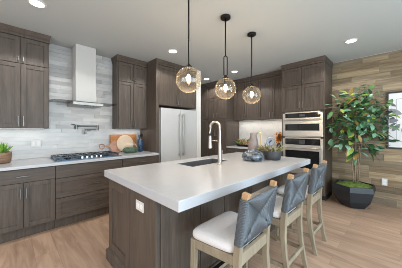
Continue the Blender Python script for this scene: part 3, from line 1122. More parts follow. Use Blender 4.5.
# ------------------------------------------------------------------ pendants
def pendant():
    r = thing('pendant_light', 'x', 'pendant light', (0, 0, 0), 'glass globe pendants over the island')
    rg = 0.130
    zc = 1.856 - H
    mb = MB()
    mb.lathe([(0.062, -0.002), (0.062, -0.022), (0.055, -0.030), (0.010, -0.034)], (0, 0, 0), 28)
    mb.build('canopy', M['black'], r, smooth=True, auto=35)
    zt = zc + rg
    mb = MB()
    mb.tube([(0, 0, -0.03), (0, 0, zt + 0.268)], 0.0085, 8)
    mb.build('rod', M['black'], r, smooth=True)
    mb = MB()
    a, hw = 0.125, 0.020
    zm = zt + 0.150
    pts = []
    for k in range(9):
        t = math.pi * k / 8
        pts.append((hw * math.cos(t), 0, zm + a - hw + hw * math.sin(t)))
    for k in range(9):
        t = math.pi + math.pi * k / 8
        pts.append((hw * math.cos(t), 0, zm - a + hw + hw * math.sin(t)))
    mb.tube(pts, 0.0065, 8, loop=True, ref=(0, 1, 0))
    mb.build('link', M['black'], r, smooth=True)
    mb = MB()
    mb.lathe([(0.008, zt + 0.035), (0.018, zt + 0.022), (0.034, zt + 0.006), (0.034, zt - 0.012), (0.018, zt - 0.02), (0.016, zt - 0.075), (0.001, zt - 0.075)], (0, 0, 0), 20)
    mb.build('socket', M['black'], r, smooth=True, auto=35)
    mb = MB()
    n = 24
    mb.lathe([(rg * math.sin(math.pi * (0.06 + 0.94 * k / n)) + 1e-4, zc + rg * math.cos(math.pi * (0.06 + 0.94 * k / n))) for k in range(n + 1)], (0, 0, 0), 40, cap=False)
    o = mb.build('globe', M['globe'], r, smooth=True)
    o['label'] = 'clear amber-tinted glass globe'
    mb = MB()
    mb.lathe([(0.010, zt - 0.075), (0.014, zt - 0.085), (0.020, zt - 0.105), (0.021, zt - 0.13), (0.014, zt - 0.155), (0.001, zt - 0.162)], (0, 0, 0), 18)
    o = mb.build('bulb', M['bulb'], r, smooth=True)
    return r


PEND = [((1.296, 1.502, H), 49, 'clear glass globe pendant nearest the range hood, its ceiling canopy out of the picture'),
        ((1.894, 1.502, H), -48, 'middle clear glass globe pendant of the three over the island, hung from an open link'),
        ((2.500, 1.502, H), 31, 'clear glass globe pendant nearest the oven tower')]
p0 = pendant()
for i, (loc, rz, lab) in enumerate(PEND):
    o = p0 if i == 0 else copy_tree(p0)
    o.location = loc
    o.rotation_euler = (0, 0, R(rz))
    o['label'] = lab
    l = bpy.data.lights.new('bulb_light', 'POINT')
    l.energy = BULB_POWER
    l.color = (1.0, 0.72, 0.42)
    l.shadow_soft_size = 0.03
    lo = bpy.data.objects.new('bulb_light', l)
    lo.location = (loc[0], loc[1], 1.83)
    COL.objects.link(lo)

# ------------------------------------------------------------------ recessed ceiling lights
def can():
    r = thing('recessed_light', 'x', 'ceiling light', (0, 0, H), 'recessed ceiling lights')
    mb = MB()
    mb.lathe([(0.085, H), (0.085, H - 0.006), (0.066, H - 0.010), (0.066, H)], (0, 0, 0), 32, cap=False)
    mb.build('trim_ring', M['white'], r, smooth=True, auto=35)
    mb = MB()
    mb.lathe([(0.067, H - 0.001), (0.067, H - 0.006), (0.001, H - 0.0065)], (0, 0, 0), 32)
    mb.build('lens', M['can_on'], r)
    return r


CANS = [(0.213, 2.794, 'recessed round ceiling light in front of the left upper cabinet'),
        (2.053, 2.809, 'recessed round ceiling light in front of the fridge surround'),
        (3.82, 3.684, 'recessed round ceiling light farthest back, before the tall pantry'),
        (3.821, 2.759, 'recessed round ceiling light in front of the coffee counter cabinets'),
        (3.807, 0.536, 'recessed round ceiling light above the potted tree')]
c0 = can()
for i, (x, y, lab) in enumerate(CANS):
    o = c0 if i == 0 else copy_tree(c0)
    o.location = (x, y, H)
    o['label'] = lab
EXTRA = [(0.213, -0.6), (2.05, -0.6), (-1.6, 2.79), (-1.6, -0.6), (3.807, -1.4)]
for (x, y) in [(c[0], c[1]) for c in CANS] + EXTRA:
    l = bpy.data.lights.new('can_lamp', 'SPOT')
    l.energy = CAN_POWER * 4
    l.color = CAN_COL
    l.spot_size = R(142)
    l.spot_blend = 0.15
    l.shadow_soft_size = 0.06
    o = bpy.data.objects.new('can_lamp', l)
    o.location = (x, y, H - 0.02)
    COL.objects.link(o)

# ------------------------------------------------------------------ bar stools
def stool():
    r = thing('bar_stool', 'x', 'bar stool', (0, 0, 0), 'woven-back bar stools along the island')
    W = 0.190
    WF = 0.222            # the seat widens towards the front
    # rear legs run on into the back posts
    for s in (-1, 1):
        pts = []
        for z, y in ((0, -0.232), (0.12, -0.205), (0.28, -0.178), (0.44, -0.166), (0.58, -0.170), (0.70, -0.185), (0.85, -0.208), (0.945, -0.2256)):
            pts.append((s * W, y, z))
        mb = MB()
        mb.tube(pts, [0.95, 1.0, 1.1, 1.2, 1.2, 1.1, 1.0, 1.0], sq=(0.034, 0.038), ref=(0, 1, 0))
        lg = mb.build('leg', M['stoolwood'], r, bevel=0.004)
        mb = MB()
        mb.tube([(s * W, -0.2255, 0.944), (s * W, -0.2305, 0.976)], 1, sq=(0.036, 0.040), ref=(0, 1, 0))
        t_ = mb.build('post_tip', M['tipwood'], lg, bevel=0.002)
        t_['label'] = 'orange-tan bare wood post tip'
    for s in (-1, 1):
        mb = MB()
        mb.tube([(s * WF, 0.185, 0), (s * WF, 0.180, 0.30), (s * WF, 0.172, 0.575)], [0.85, 0.95, 1.05], sq=(0.038, 0.040), ref=(0, 1, 0))
        mb.build('leg', M['stoolwood'], r, bevel=0.004)
    mb = MB()
    mb.box(-WF + 0.018, WF - 0.018, 0.160, 0.186, 0.515, 0.575)
    mb.box(-W + 0.018, W - 0.018, -0.186, -0.160, 0.515, 0.588)
    for s in (-1, 1):
        mb.tube([(s * W, -0.15, 0.545), (s * WF, 0.155, 0.545)], 1, sq=(0.026, 0.060))
    mb.build('seat_frame', M['stoolwood'], r, bevel=0.003)
    mb = MB()
    for s in (-1, 1):
        mb.tube([(s * W, -0.185, 0.182), (s * WF, 0.165, 0.182)], 1, sq=(0.020, 0.035))
    mb.box(-W + 0.015, W - 0.015, -0.206, -0.184, 0.185, 0.225)
    mb.build('stretcher', M['stoolwood'], r, bevel=0.003)
    mb = MB()
    mb.box(-WF + 0.015, WF - 0.015, 0.168, 0.194, 0.190, 0.225)
    f = mb.build('footrest', M['stoolwood'], r, bevel=0.003)
    mb = MB()
    mb.box(-WF + 0.02, WF - 0.02, 0.165, 0.197, 0.2255, 0.230)
    o = mb.build('footrest_plate', M['black'], f)
    o['label'] = 'black metal wear plate'
    # cushion: crowned, rounded corners
    mb = MB()
    rings = []
    hx, y0, y1 = 0.218, -0.155, 0.205
    cy, hy = (y0 + y1) / 2, (y1 - y0) / 2
    for k, (sc, z) in enumerate(((0.90, 0.577), (0.97, 0.583), (1.0, 0.602), (0.985, 0.622), (0.93, 0.634), (0.75, 0.642), (0.45, 0.647), (0.1, 0.648))):
        ring = []
        for i in range(32):
            a = 2 * math.pi * i / 32
            e = 0.28
            cx = math.copysign(abs(math.cos(a)) ** e, math.cos(a))
            sy = math.copysign(abs(math.sin(a)) ** e, math.sin(a))
            inset_x = hx - (1 - sc) * 0.17
            inset_y = hy - (1 - sc) * 0.15
            ring.append((cx * inset_x * (1.05 + 0.095 * sy), cy + sy * inset_y, z))
        rings.append(ring)
    mb.rings(rings)
    mb.build('seat_cushion', M['cushion'], r, smooth=True)
    # woven back: four triangles of cord wrapped round the posts and rails
    mb = MB()
    zb, zt = 0.655, 0.940
    hw = W + 0.020
    def ypos(z):
        return -0.176 - (z - 0.62) * 0.152

    def P(u, z, off):
        # the weave dips a little towards the middle
        v = abs(z - (zb + zt) / 2) / ((zt - zb) / 2)
        uu = abs(u) / hw
        dip = 0.014 * (1 - max(uu, v))
        return Vector((u, ypos(z) - (0.0225 - dip) * off, z))
    N = 30
    zc = (zb + zt) / 2
    for side in (1, -1):             # rear face, front face
        for k in range(N):           # horizontal cords, left and right triangles
            z = zb + (zt - zb) * (k + 0.5) / N
            v = abs(z - zc) / ((zt - zb) / 2)
            for s in (-1, 1):
                a, bq = s * hw, s * hw * v * 0.985
                if abs(a - bq) < 0.006:
                    continue
                mb.tube([P(a, z, side), P((a + bq) / 2, z, side), P(bq, z, side * 0.86)], [0.0056] * 3, 6)
        for k in range(N + 8):       # vertical cords, top and bottom triangles
            u = -hw + 2 * hw * (k + 0.5) / (N + 8)
            v = abs(u) / hw
            for s in (-1, 1):
                a, bq = zc + s * (zt - zb) / 2, zc + s * (zt - zb) / 2 * v * 0.985
                if abs(a - bq) < 0.006:
                    continue
                mb.tube([P(u, a, side), P(u, (a + bq) / 2, side), P(u, bq, side * 0.86)], [0.0062] * 3, 6)
    # turns of cord round the outside of the posts
    for k in range(N):
        z = zb + (zt - zb) * (k + 0.5) / N
        for s in (-1, 1):
            y = ypos(z)
            mb.tube([(s * hw * 0.99, y - 0.0235, z), (s * (hw + 0.006), y - 0.016, z), (s * (hw + 0.007), y, z), (s * (hw + 0.006), y + 0.016, z), (s * hw * 0.99, y + 0.0235, z)], 0.0056, 6)
    mb.build('backrest', M['cord'], r, smooth=True)
    mb = MB()
    mb.hexa([(-hw * 0.99, ypos(zb) - 0.004, zb + 0.004), (hw * 0.99, ypos(zb) - 0.004, zb + 0.004), (hw * 0.99, ypos(zb) + 0.004, zb + 0.004), (-hw * 0.99, ypos(zb) + 0.004, zb + 0.004),
             (-hw * 0.99, ypos(zt) - 0.004, zt - 0.004), (hw * 0.99, ypos(zt) - 0.004, zt - 0.004), (hw * 0.99, ypos(zt) + 0.004, zt - 0.004), (-hw * 0.99, ypos(zt) + 0.004, zt - 0.004)])
    for zz in (zb + 0.012, zt - 0.012):
        mb.tube([(-W, ypos(zz), zz), (W, ypos(zz), zz)], 1, sq=(0.042, 0.024))
    mb.build('back_rails', M['cord'], r)
    return r


ST = [(1.172, 0.866, 2.0, 'bar stool nearest the camera, whole light seat in view, woven blue-grey back'),
      (1.862, 0.866, 0.0, 'middle bar stool of the three with woven blue-grey backs'),
      (2.548, 0.868, 0.0, 'bar stool with woven blue-grey back nearest the ovens')]
s0 = stool()
for i, (x, y, rz, lab) in enumerate(ST):
    o = s0 if i == 0 else copy_tree(s0)
    o.location = (x, y, 0)
    o.rotation_euler = (0, 0, R(rz))
    o['label'] = lab

# ------------------------------------------------------------------ things on the island
cx, cy = 2.490, 1.475
r = thing('mosaic_vessel', 'squat round blue and silver vessel on the white island top', 'vase', (cx, cy, 0.914))
mb = MB()
mb.lathe([(0.10, 0.9145), (0.135, 0.925), (0.158, 0.955), (0.160, 0.985), (0.140, 1.020), (0.100, 1.045), (0.070, 1.052), (0.066, 1.060), (0.054, 1.060), (0.054, 1.03)], (cx, cy, 0), 40, cap=True)
mb.build('body', M['mosaic'], r, smooth=True)
cx, cy = 2.854, 1.683
r = thing('ceramic_pitcher', 'tall mauve-grey pitcher with a gold handle behind the blue vessel', 'pitcher', (cx, cy, 0.914))
mb = MB()
mb.lathe([(0.076, 0.9145), (0.086, 0.925), (0.087, 1.00), (0.082, 1.10), (0.073, 1.18), (0.058, 1.235), (0.052, 1.255), (0.056, 1.305), (0.049, 1.305), (0.045, 1.25), (0.053, 1.2), (0.001, 1.19)], (cx, cy, 0), 36)
mb.build('body', M['pitcher'], r, smooth=True)
mb = MB()
ux, uy = 0.714, -0.70
path = [(0.055, 1.285), (0.075, 1.315), (0.105, 1.315), (0.122, 1.285), (0.124, 1.20), (0.120, 1.10), (0.105, 1.04), (0.088, 1.02)]
mb.tube([(cx + ux * a, cy + uy * a, z) for a, z in path], 0.009, 10, ref=(0.7, 0.714, 0))
o = mb.build('handle', M['gold'], r, smooth=True)
o['label'] = 'thin gold handle'
cx, cy = 2.770, 1.322
r = thing('potted_plant', 'round slate-grey pot of dried greenery on the island, nearest its end by the ovens', 'plant', (cx, cy, 0.914))
mb = MB()
mb.lathe([(0.095, 0.9145), (0.112, 0.922), (0.124, 0.96), (0.128, 1.02), (0.128, 1.048), (0.118, 1.048), (0.112, 1.01), (0.001, 1.01)], (cx, cy, 0), 36)
mb.build('pot', M['slate'], r, smooth=True, auto=50)
mb = MB()
rnd = random.Random(5)
for k in range(110):
    a, q = rnd.uniform(0, 6.28), 0.10 * math.sqrt(rnd.random())
    bx, by = cx + q * math.cos(a), cy + q * math.sin(a)
    d = Vector((math.cos(a) * rnd.uniform(0.2, 1.1), math.sin(a) * rnd.uniform(0.2, 1.1), rnd.uniform(0.5, 1.1)))
    mb.leaf((bx, by, 1.012), d, (rnd.random(), rnd.random(), 1), rnd.uniform(0.07, 0.18), rnd.uniform(0.012, 0.026), bend=0.35, n=4)
mb.build('foliage', M['dried'], r)

# ------------------------------------------------------------------ things on the coffee counter
cx, cy = 4.365, 1.925
r = thing('leaf_vase', 'orange autumn leaves in a small vase on the coffee counter against the oven tower', 'plant', (cx, cy, 0.914))
mb = MB()
mb.lathe([(0.04, 0.9145), (0.055, 0.95), (0.05, 1.0), (0.03, 1.04), (0.032, 1.06), (0.026, 1.06), (0.026, 1.03), (0.001, 1.02)], (cx, cy, 0), 24)
mb.build('vase', M['slate'], r, smooth=True)
mb = MB()
rnd = random.Random(9)
tips = []
for k in range(7):
    a = rnd.uniform(0, 6.28)
    q = rnd.uniform(0.02, 0.10)
    tip = Vector((cx + q * math.cos(a), cy + 0.02 + q * math.sin(a) * 0.8, rnd.uniform(1.14, 1.38)))
    mb.tube([(cx, cy, 1.03), ((cx + tip.x) / 2, (cy + tip.y) / 2, 1.14), tip], 0.003, 6)
    tips.append(tip)
mb.build('stems', M['bark'], r)
mb = MB()
for k in range(95):
    t = rnd.choice(tips)
    f = rnd.uniform(0.35, 1)
    p = Vector((cx, cy, 1.03)).lerp(t, f)
    a = rnd.uniform(0, 6.28)
    mb.leaf(p, (math.cos(a), math.sin(a), rnd.uniform(-0.4, 0.7)), (0, 0, 1), rnd.uniform(0.065, 0.10), rnd.uniform(0.04, 0.065), n=4)
for v in mb.bm.verts:
    v.co.y = max(v.co.y, 1.812)
mb.build('foliage', M['orange'], r)

cx, cy = 4.62, 2.26
r = thing('display_plate', 'white plate with a blue bird-like motif standing on the coffee counter', 'plate', (cx, cy, 0.914))
mb = MB()
for rr, dz in ((0.0, 0),):
    rings = []
    tilt = R(12)
    for q, t in ((0.001, 0.0), (0.075, 0.0), (0.082, 0.004), (0.118, 0.014), (0.120, 0.017), (0.085, 0.010), (0.075, 0.006), (0.001, 0.006)):
        ring = []
        for i in range(36):
            a = 2 * math.pi * i / 36
            h, w = q * math.sin(a), q * math.cos(a)
            ring.append((cx + 0.03 - t + h * math.sin(tilt), cy + w, 1.062 + h * math.cos(tilt)))
        rings.append(ring)
    mb.rings(rings)
mb.build('dish', M['porcelain'], r, smooth=True)
mb = MB()
def pl(u, v):
    return Vector((cx + 0.022 + v * math.sin(R(12)), cy - u, 1.062 + v * math.cos(R(12))))
for (u0, v0, du, dv, L, W_) in ((-0.06, -0.02, 1, 0.35, 0.09, 0.03), (0.0, 0.0, 1, 1.0, 0.06, 0.022), (-0.03, -0.01, 0.5, -1, 0.05, 0.02), (0.0, 0.0, -0.4, 1, 0.05, 0.02)):
    d = pl(u0 + du, v0 + dv) - pl(u0, v0)
    mb.leaf(pl(u0, v0), d, (-1, 0, 0.2), L, W_, bend=0, fold=0)
mb.build('motif', M['cobalt'], r, thick=0.001)
mb = MB()
for s in (-0.05, 0.05):
    mb.tube([(cx - 0.03, cy + s, 0.955), (cx - 0.035, cy + s, 0.922), (cx + 0.07, cy + s, 0.919), (cx + 0.085, cy + s, 1.06)], 0.004, 8, ref=(0, 1, 0))
mb.build('stand', M['black'], r, smooth=True)

cx, cy = 4.44, 2.925
r = thing('flower_trough', 'low dark trough of mixed blooms on the coffee counter beside the pantry', 'plant', (cx, cy, 0.914))
mb = MB()
mb.hexa([(cx - 0.06, cy - 0.15, 0.9145), (cx + 0.06, cy - 0.15, 0.9145), (cx + 0.06, cy + 0.15, 0.9145), (cx - 0.06, cy + 0.15, 0.9145),
         (cx - 0.075, cy - 0.17, 0.965), (cx + 0.075, cy - 0.17, 0.965), (cx + 0.075, cy + 0.17, 0.965), (cx - 0.075, cy + 0.17, 0.965)])
mb.build('trough', M['black'], r, bevel=0.004)
mb = MB()
rnd = random.Random(21)
for k in range(90):
    bx, by = cx + rnd.uniform(-0.06, 0.06), cy + rnd.uniform(-0.15, 0.15)
    d = Vector((rnd.uniform(-0.7, 0.7), rnd.uniform(-0.7, 0.7), rnd.uniform(0.4, 1.0)))
    hgt = 0.13 if by < cy + 0.02 else 0.20
    mb.leaf((bx, by, 0.964), d, (rnd.random(), rnd.random(), 1), rnd.uniform(0.08, hgt + 0.06), rnd.uniform(0.02, 0.05), n=4)
mb.build('foliage', M['flower'], r)

# ------------------------------------------------------------------ things on the range counter
cx, cy = -0.105, 3.66
r = thing('succulent_planter', 'green succulent in a carved brown wooden pot at the left end of the range counter', 'plant', (cx, cy, 0.914))
mb = MB()
mb.lathe([(0.10, 0.9145), (0.118, 0.93), (0.126, 1.00), (0.124, 1.055), (0.112, 1.058), (0.106, 1.03), (0.001, 1.03)], (cx, cy, 0), 32)
mb.build('pot', M['bowlwood'], r, smooth=True, auto=50)
mb = MB()
rnd = random.Random(2)
for k in range(34):
    a = k * 2.4
    e = R(80 - 50 * (k / 34))
    d = Vector((math.cos(a) * math.cos(e), math.sin(a) * math.cos(e), math.sin(e)))
    q = 0.012 + 0.055 * k / 34
    mb.leaf((cx + q * math.cos(a), cy + q * math.sin(a), 1.032), d, (0.1, 0.1, 1), rnd.uniform(0.11, 0.16), 0.035, bend=-0.12, fold=0.5)
mb.build('leaves', M['succulent'], r, thick=0.006)

def leaning(mb, cyc, tilt):
    """tip everything in mb back about the line z = 0.9145, y = cyc"""
    bmesh.ops.rotate(mb.bm, verts=mb.bm.verts, cent=(0, cyc, 0.9145), matrix=Matrix.Rotation(tilt, 3, 'X'))

# big rectangular board
mb = MB()
mb.box(1.375, 1.90, 3.845, 3.867, 0.9147, 1.262)
leaning(mb, 3.867, R(-8))
tag(mb.build('cutting_board', M['acacia'], bevel=0.006), 'large rectangular orange wood board leaning against the tiles', 'cutting board', 'boards leaning on the tiles')
# round pale board
mb = MB()
rings = []
for y in (3.800, 3.820):
    rings.append([(1.640 + 0.168 * math.cos(2 * math.pi * i / 48), y, 1.0835 + 0.168 * math.sin(2 * math.pi * i / 48)) for i in range(48)])
mb.rings(rings)
leaning(mb, 3.820, R(-7.5))
tag(mb.build('cutting_board', M['maple'], bevel=0.004), 'round pale wood board leaning on the rectangular orange one', 'cutting board', 'boards leaning on the tiles')
# ring-handled paddle board, standing on its long edge
mb = MB()
mb.rings([[(1.375, y, 0.9147), (1.56, y, 0.9147), (1.56, y, 1.145), (1.44, y, 1.145), (1.385, y, 1.11), (1.345, y, 1.066), (1.265, y, 1.058), (1.265, y, 1.034), (1.345, y, 1.024), (1.37, y, 0.99)] for y in (3.826, 3.839)])
mb.tube([(1.215 + 0.045 * math.cos(2 * math.pi * k / 24), 3.833, 1.045 + 0.045 * math.sin(2 * math.pi * k / 24)) for k in range(24)], 0.0095, 8, loop=True, ref=(0, 1, 0))
leaning(mb, 3.839, R(-8))
tag(mb.build('paddle_board', M['pinkwood'], bevel=0.003), 'rosy wood paddle board with a ring handle pointing to the cooktop', 'cutting board', 'boards leaning on the tiles')
# green dish with wire handle
cx, cy = 1.655, 3.615
r = thing('green_dish', 'dark green lidded dish with a pale wire handle in front of the boards', 'dish', (cx, cy, 0.914))
mb = MB()
mb.lathe([(0.10, 0.9145), (0.135, 0.93), (0.155, 0.965), (0.158, 0.975)], (cx, cy, 0), 32, sy=0.7)
mb.build('base', M['greenglaze'], r, smooth=True)
mb = MB()
mb.lathe([(0.158, 0.975), (0.150, 0.99), (0.125, 1.012), (0.07, 1.028), (0.001, 1.032)], (cx, cy, 0), 32, sy=0.7)
mb.build('lid', M['greenglaze'], r, smooth=True)
mb = MB()
for q in (0.0, 0.025):
    mb.tube([(cx - 0.15, cy, 0.975), (cx - 0.155 + q, cy, 1.03 + q), (cx - 0.10, cy, 1.065 + q), (cx + 0.08, cy, 1.075 + q), (cx + 0.125 - q, cy, 1.03 + q), (cx + 0.15, cy, 0.975)], 0.004, 8, ref=(0, 1, 0))
o = mb.build('wire_handle', M['wire'], r, smooth=True)
o['label'] = 'pale wire handle'
# blue crock with utensils
cx, cy = 1.895, 3.70
r = thing('utensil_crock', 'dark blue crock holding kitchen utensils beside the cutting boards', 'utensil holder', (cx, cy, 0.914))
mb = MB()
mb.lathe([(0.045, 0.9145), (0.055, 0.93), (0.054, 1.10), (0.048, 1.14), (0.052, 1.165), (0.044, 1.165), (0.042, 1.08), (0.001, 0.96)], (cx, cy, 0), 28)
mb.build('crock', M['blueglaze'], r, smooth=True)
for (dx, dy, h, m, wd) in ((0.035, 0.0, 1.30, 'black', 0.065), (-0.035, -0.01, 1.27, 'blueglaze', 0.04), (0.005, 0.02, 1.26, 'bowlwood', 0.045)):
    mb = MB()
    tip = Vector((cx + dx, cy + dy, h))
    mb.tube([(cx + dx * 0.2, cy + dy * 0.2, 0.975), Vector((cx, cy, 0.96)).lerp(tip, 0.72)], 0.006, 8)
    mb.leaf(Vector((cx, cy, 0.96)).lerp(tip, 0.68), tip - Vector((cx, cy, 0.96)), (0, -1, 0), 0.09, wd, bend=0.05, fold=0.1)
    mb.build('utensil', M[m], r)
# ------------------------------------------------------------------ plates on the walls
def wall_plate(name, label, cat, boxes, inner):
    mb = MB()
    mb.box(*boxes)
    o = tag(mb.build(name, M['white'], bevel=0.003), label, cat)
    for q in inner:
        mb = MB()
        mb.box(*q)
        mb.build('rocker' if 'switch' in name else 'socket', M['mat'], o, bevel=0.001)
    return o
wall_plate('switch_plate', 'white double switch plate on the tiles right of the succulent', 'switch', (0.228, 0.352, YW - 0.020, YW - 0.0125, 1.082, 1.196),
           [(0.247, 0.280, YW - 0.0225, YW - 0.019, 1.105, 1.172), (0.300, 0.333, YW - 0.0225, YW - 0.019, 1.105, 1.172)])
wall_plate('wall_outlet', 'white outlet on the plank wall between potted tree and framed print', 'outlet', (XE - 0.010, XE - 0.0025, 0.156, 0.232, 0.355, 0.480),
           [(XE - 0.0125, XE - 0.009, 0.176, 0.212, 0.375, 0.410), (XE - 0.0125, XE - 0.009, 0.176, 0.212, 0.425, 0.460)])

# ------------------------------------------------------------------ framed print
r = thing('framed_print', 'black-framed grey botanical print on the plank wall, cut off by the picture edge', 'picture', (XE, -0.20, 1.02))
fy1, fy0, fz0, fz1 = 0.168, -0.58, 1.020, 2.018
fx0, fx1 = XE - 0.034, XE - 0.003
fw = 0.028
mb = MB()
mb.box(fx0, fx1, fy1 - fw, fy1, fz0, fz1)
mb.box(fx0, fx1, fy0, fy0 + fw, fz0, fz1)
mb.box(fx0, fx1, fy0 + fw, fy1 - fw, fz0, fz0 + fw)
mb.box(fx0, fx1, fy0 + fw, fy1 - fw, fz1 - fw, fz1)
mb.build('frame', M['frame'], r, bevel=0.002)
mb = MB()
mb.box(fx0 + 0.012, fx1, fy0 + fw, fy1 - fw, fz0 + fw, fz1 - fw)
mb.build('sheet', M['paper'], r)
mb = MB()
a, bq, c, e = fy0 + 0.12, fy1 - 0.12, fz0 + 0.13, fz1 - 0.13
xx = fx0 + 0.0112
for (y0, y1, z0, z1) in ((a, a + 0.006, c, e), (bq - 0.006, bq, c, e), (a, bq, c, c + 0.006), (a, bq, e - 0.006, e)):
    mb.box(xx, xx + 0.001, y0, y1, z0, z1)
mb.build('border_line', M['ink'], r)
mb = MB()
rnd = random.Random(4)
for (yy, zz, ang, L) in ((0.04, 1.66, 165, 0.11), (0.06, 1.56, 200, 0.09), (0.05, 1.76, 140, 0.10), (0.05, 1.47, 215, 0.09), (-0.02, 1.62, 150, 0.20), (-0.08, 1.66, 60, 0.18), (0.02, 1.52, 190, 0.17), (-0.05, 1.55, 20, 0.20), (0.0, 1.45, 230, 0.16), (-0.12, 1.48, -20, 0.22), (-0.06, 1.40, 285, 0.18), (-0.10, 1.60, 10, 0.2), (0.03, 1.60, 120, 0.14),
                         (-0.12, 1.22, 90, 0.18), (-0.16, 1.24, 60, 0.18), (-0.10, 1.24, 120, 0.16), (-0.18, 1.20, 20, 0.16), (-0.2, 1.7, 70, 0.2), (-0.25, 1.45, -40, 0.2)):
    d = Vector((0, math.cos(R(180 - ang)) * -1, math.sin(R(ang))))
    d = Vector((0, -math.cos(R(ang)), math.sin(R(ang))))
    mb.leaf((xx - 0.001 - rnd.random() * 0.0008, yy, zz), d, (-1, 0, 0), L, L * 0.42, bend=0, fold=0)
for v in mb.bm.verts:
    v.co.y = min(max(v.co.y, fy0 + fw + 0.01), fy1 - fw - 0.01)
mb.tube([(xx - 0.001, -0.06, 1.70), (xx - 0.001, -0.05, 1.5), (xx - 0.001, -0.13, 1.20)], 0.0014, 6)
mb.build('botanical_drawing', M['ink'], r)

# ------------------------------------------------------------------ potted tree
tx, ty = 4.400, 0.585
r = thing('potted_tree', 'leafy indoor tree in a faceted black planter against the plank wall', 'tree', (tx, ty, 0))
mb = MB()
prof = [(0.195, 0.0, 0), (0.300, 0.13, 0), (0.352, 0.30, 0), (0.340, 0.388, 0), (0.318, 0.388, 0), (0.312, 0.35, 0)]
rings = []
for rad, z, tw in prof:
    rings.append([(tx + rad * math.cos(R(180 + 60 * i + tw)) * 1.0, ty + rad * math.sin(R(180 + 60 * i + tw)) * 0.95, z) for i in range(6)])
mb.rings(rings, cap=False)
mb.face([v for v in list(mb.bm.verts)[:6]][::-1])
mb.build('planter', M['planter'], r)
mb = MB()
rnd = random.Random(8)
nr, ns = 9, 36
grid = []
for i in range(nr + 1):
    q = i / nr
    ring = []
    for k in range(ns):
        a = 2 * math.pi * k / ns
        hexr = 0.316 * math.cos(R(30)) / math.cos((a % R(60)) - R(30)) * 0.98
        z = 0.36 + 0.055 * (1 - q * q) + (rnd.uniform(-0.012, 0.012) if i < nr else 0)
        ring.append(mb.bm.verts.new((tx + max(q, 0.01) * hexr * math.cos(a), ty + max(q, 0.01) * hexr * 0.95 * math.sin(a), z)))
    grid.append(ring)
for a, bq in zip(grid, grid[1:]):
    for k in range(ns):
        mb.face([a[k], a[(k + 1) % ns], bq[(k + 1) % ns], bq[k]])
mb.face(grid[0])
o = mb.build('moss', M['moss'], r, smooth=True)
# stems
rv = Vector((0.714, -0.70, 0))      # across
dv = Vector((0.70, 0.714, 0))       # away
cc = Vector((4.30, 0.50, 1.52))
mb = MB()
twigs = []
base = Vector((tx + 0.03, ty - 0.02, 0.38))
stems = []
for k in range(5):
    f = (k - 2) / 2
    top = cc + rv * (f * 0.26 + rnd.uniform(-0.05, 0.05)) + dv * rnd.uniform(-0.12, 0.10) + Vector((0, 0, rnd.uniform(0.05, 0.45)))
    b0 = base + rv * f * 0.05 + dv * rnd.uniform(-0.03, 0.03)
    pts = []
    for i in range(9):
        t = i / 8
        p = b0.lerp(top, t)
        s = math.sin(math.pi * t)
        p -= rv * (f * 0.10 * s)
        p += Vector((rnd.uniform(-1, 1), rnd.uniform(-1, 1), 0)) * 0.014
        pts.append(p)
    mb.tube(pts, [0.011 - 0.007 * i / 8 for i in range(9)], 8)
    stems.append(pts)
    for i in range(3, 9):
        for _ in range(2):
            a = rnd.uniform(0, 2 * math.pi)
            L = rnd.uniform(0.12, 0.34)
            d = rv * math.cos(a) + dv * (0.55 * math.sin(a)) + Vector((0, 0, rnd.uniform(-0.25, 0.9)))
            d.normalize()
            e = pts[i] + d * L
            e.x = min(e.x, XE - 0.14)
            if e.x > 4.05:
                e.y = min(e.y, 0.92)
            mb.tube([pts[i], pts[i].lerp(e, 0.5) + Vector((0, 0, 0.015)), e], [0.0045, 0.0035, 0.002], 5)
            twigs.append((pts[i], e))
mb.build('trunk', M['bark'], r, smooth=True)
twig_mb = MB()
mb = MB()
leaves = 0
allp = [q for s_ in stems for q in s_[2:]]
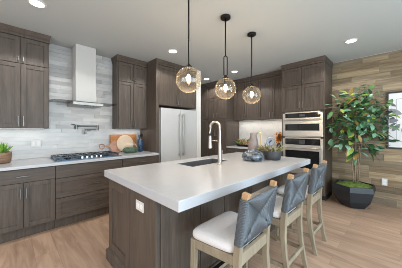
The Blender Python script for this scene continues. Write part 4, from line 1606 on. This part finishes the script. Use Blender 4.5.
while leaves < 520:
    v = Vector((rnd.gauss(0, 1), rnd.gauss(0, 1), rnd.gauss(0, 1))).normalized() * (rnd.random() ** 0.40)
    lump = 1 + 0.16 * math.sin(5 * v.x + 2) * math.cos(6 * v.z)
    p = cc + rv * (v.x * 0.455 * lump) + dv * (v.y * 0.37) + Vector((0, 0, v.z * 0.58 * lump - 0.02))
    if v.z < -0.40 and rnd.random() < 0.5:
        continue
    if p.x > XE - 0.10 or (p.x > 4.05 and p.y > 0.90):
        continue
    near = min(allp, key=lambda q: (q - p).length + 0.3 * abs(q.z - p.z + 0.1))
    out = (p - near)
    if out.length > 0.02 and leaves % 3 == 0:
        twig_mb.tube([near, near.lerp(p, 0.5) + Vector((0, 0, 0.02)), p], [0.004, 0.003, 0.0016], 5)
    d = out.normalized() * 0.8 + Vector((rnd.uniform(-0.8, 0.8), rnd.uniform(-0.8, 0.8), rnd.uniform(-0.75, 0.35)))
    L = rnd.uniform(0.09, 0.165)
    up = Vector((rnd.uniform(-0.6, 0.1), rnd.uniform(-0.9, 0.0), 1))
    mb.leaf(p, d, up, L, L * rnd.uniform(0.45, 0.60), bend=rnd.uniform(0.05, 0.4), fold=0.2)
    leaves += 1
twig_mb.build('twigs', M['bark'], r)
# a few low leaves
for (fr, fd, z) in ((-0.30, -0.05, 0.98), (-0.18, -0.1, 0.92), (0.30, -0.05, 0.95), (0.26, -0.05, 0.88), (0.22, 0.0, 1.02), (-0.34, 0.05, 1.06), (0.28, -0.08, 1.03), (-0.22, -0.04, 0.84)):
    p = cc + rv * fr * 0.55 + dv * fd
    p.z = z + 0.08
    st = min((q for s_ in stems for q in s_), key=lambda q: (q - p).length)
    for k in range(3):
        d = rv * (fr + rnd.uniform(-0.25, 0.25)) + dv * rnd.uniform(-0.3, 0.1) + Vector((0, 0, rnd.uniform(-0.45, 0.0)))
        mb.leaf(p + Vector((rnd.uniform(-0.02, 0.02), rnd.uniform(-0.02, 0.02), rnd.uniform(-0.02, 0.02))), d, (0, -0.3, 1), 0.16, 0.075, bend=0.3)
for v in mb.bm.verts:
    if v.co.y > 0.965 and v.co.x > 4.17:
        v.co.y = 0.965
    if v.co.x > XE - 0.045:
        v.co.x = XE - 0.045 - (v.co.x - XE + 0.045) * 0.1
mb.build('foliage', M['leaf'], r, smooth=True)
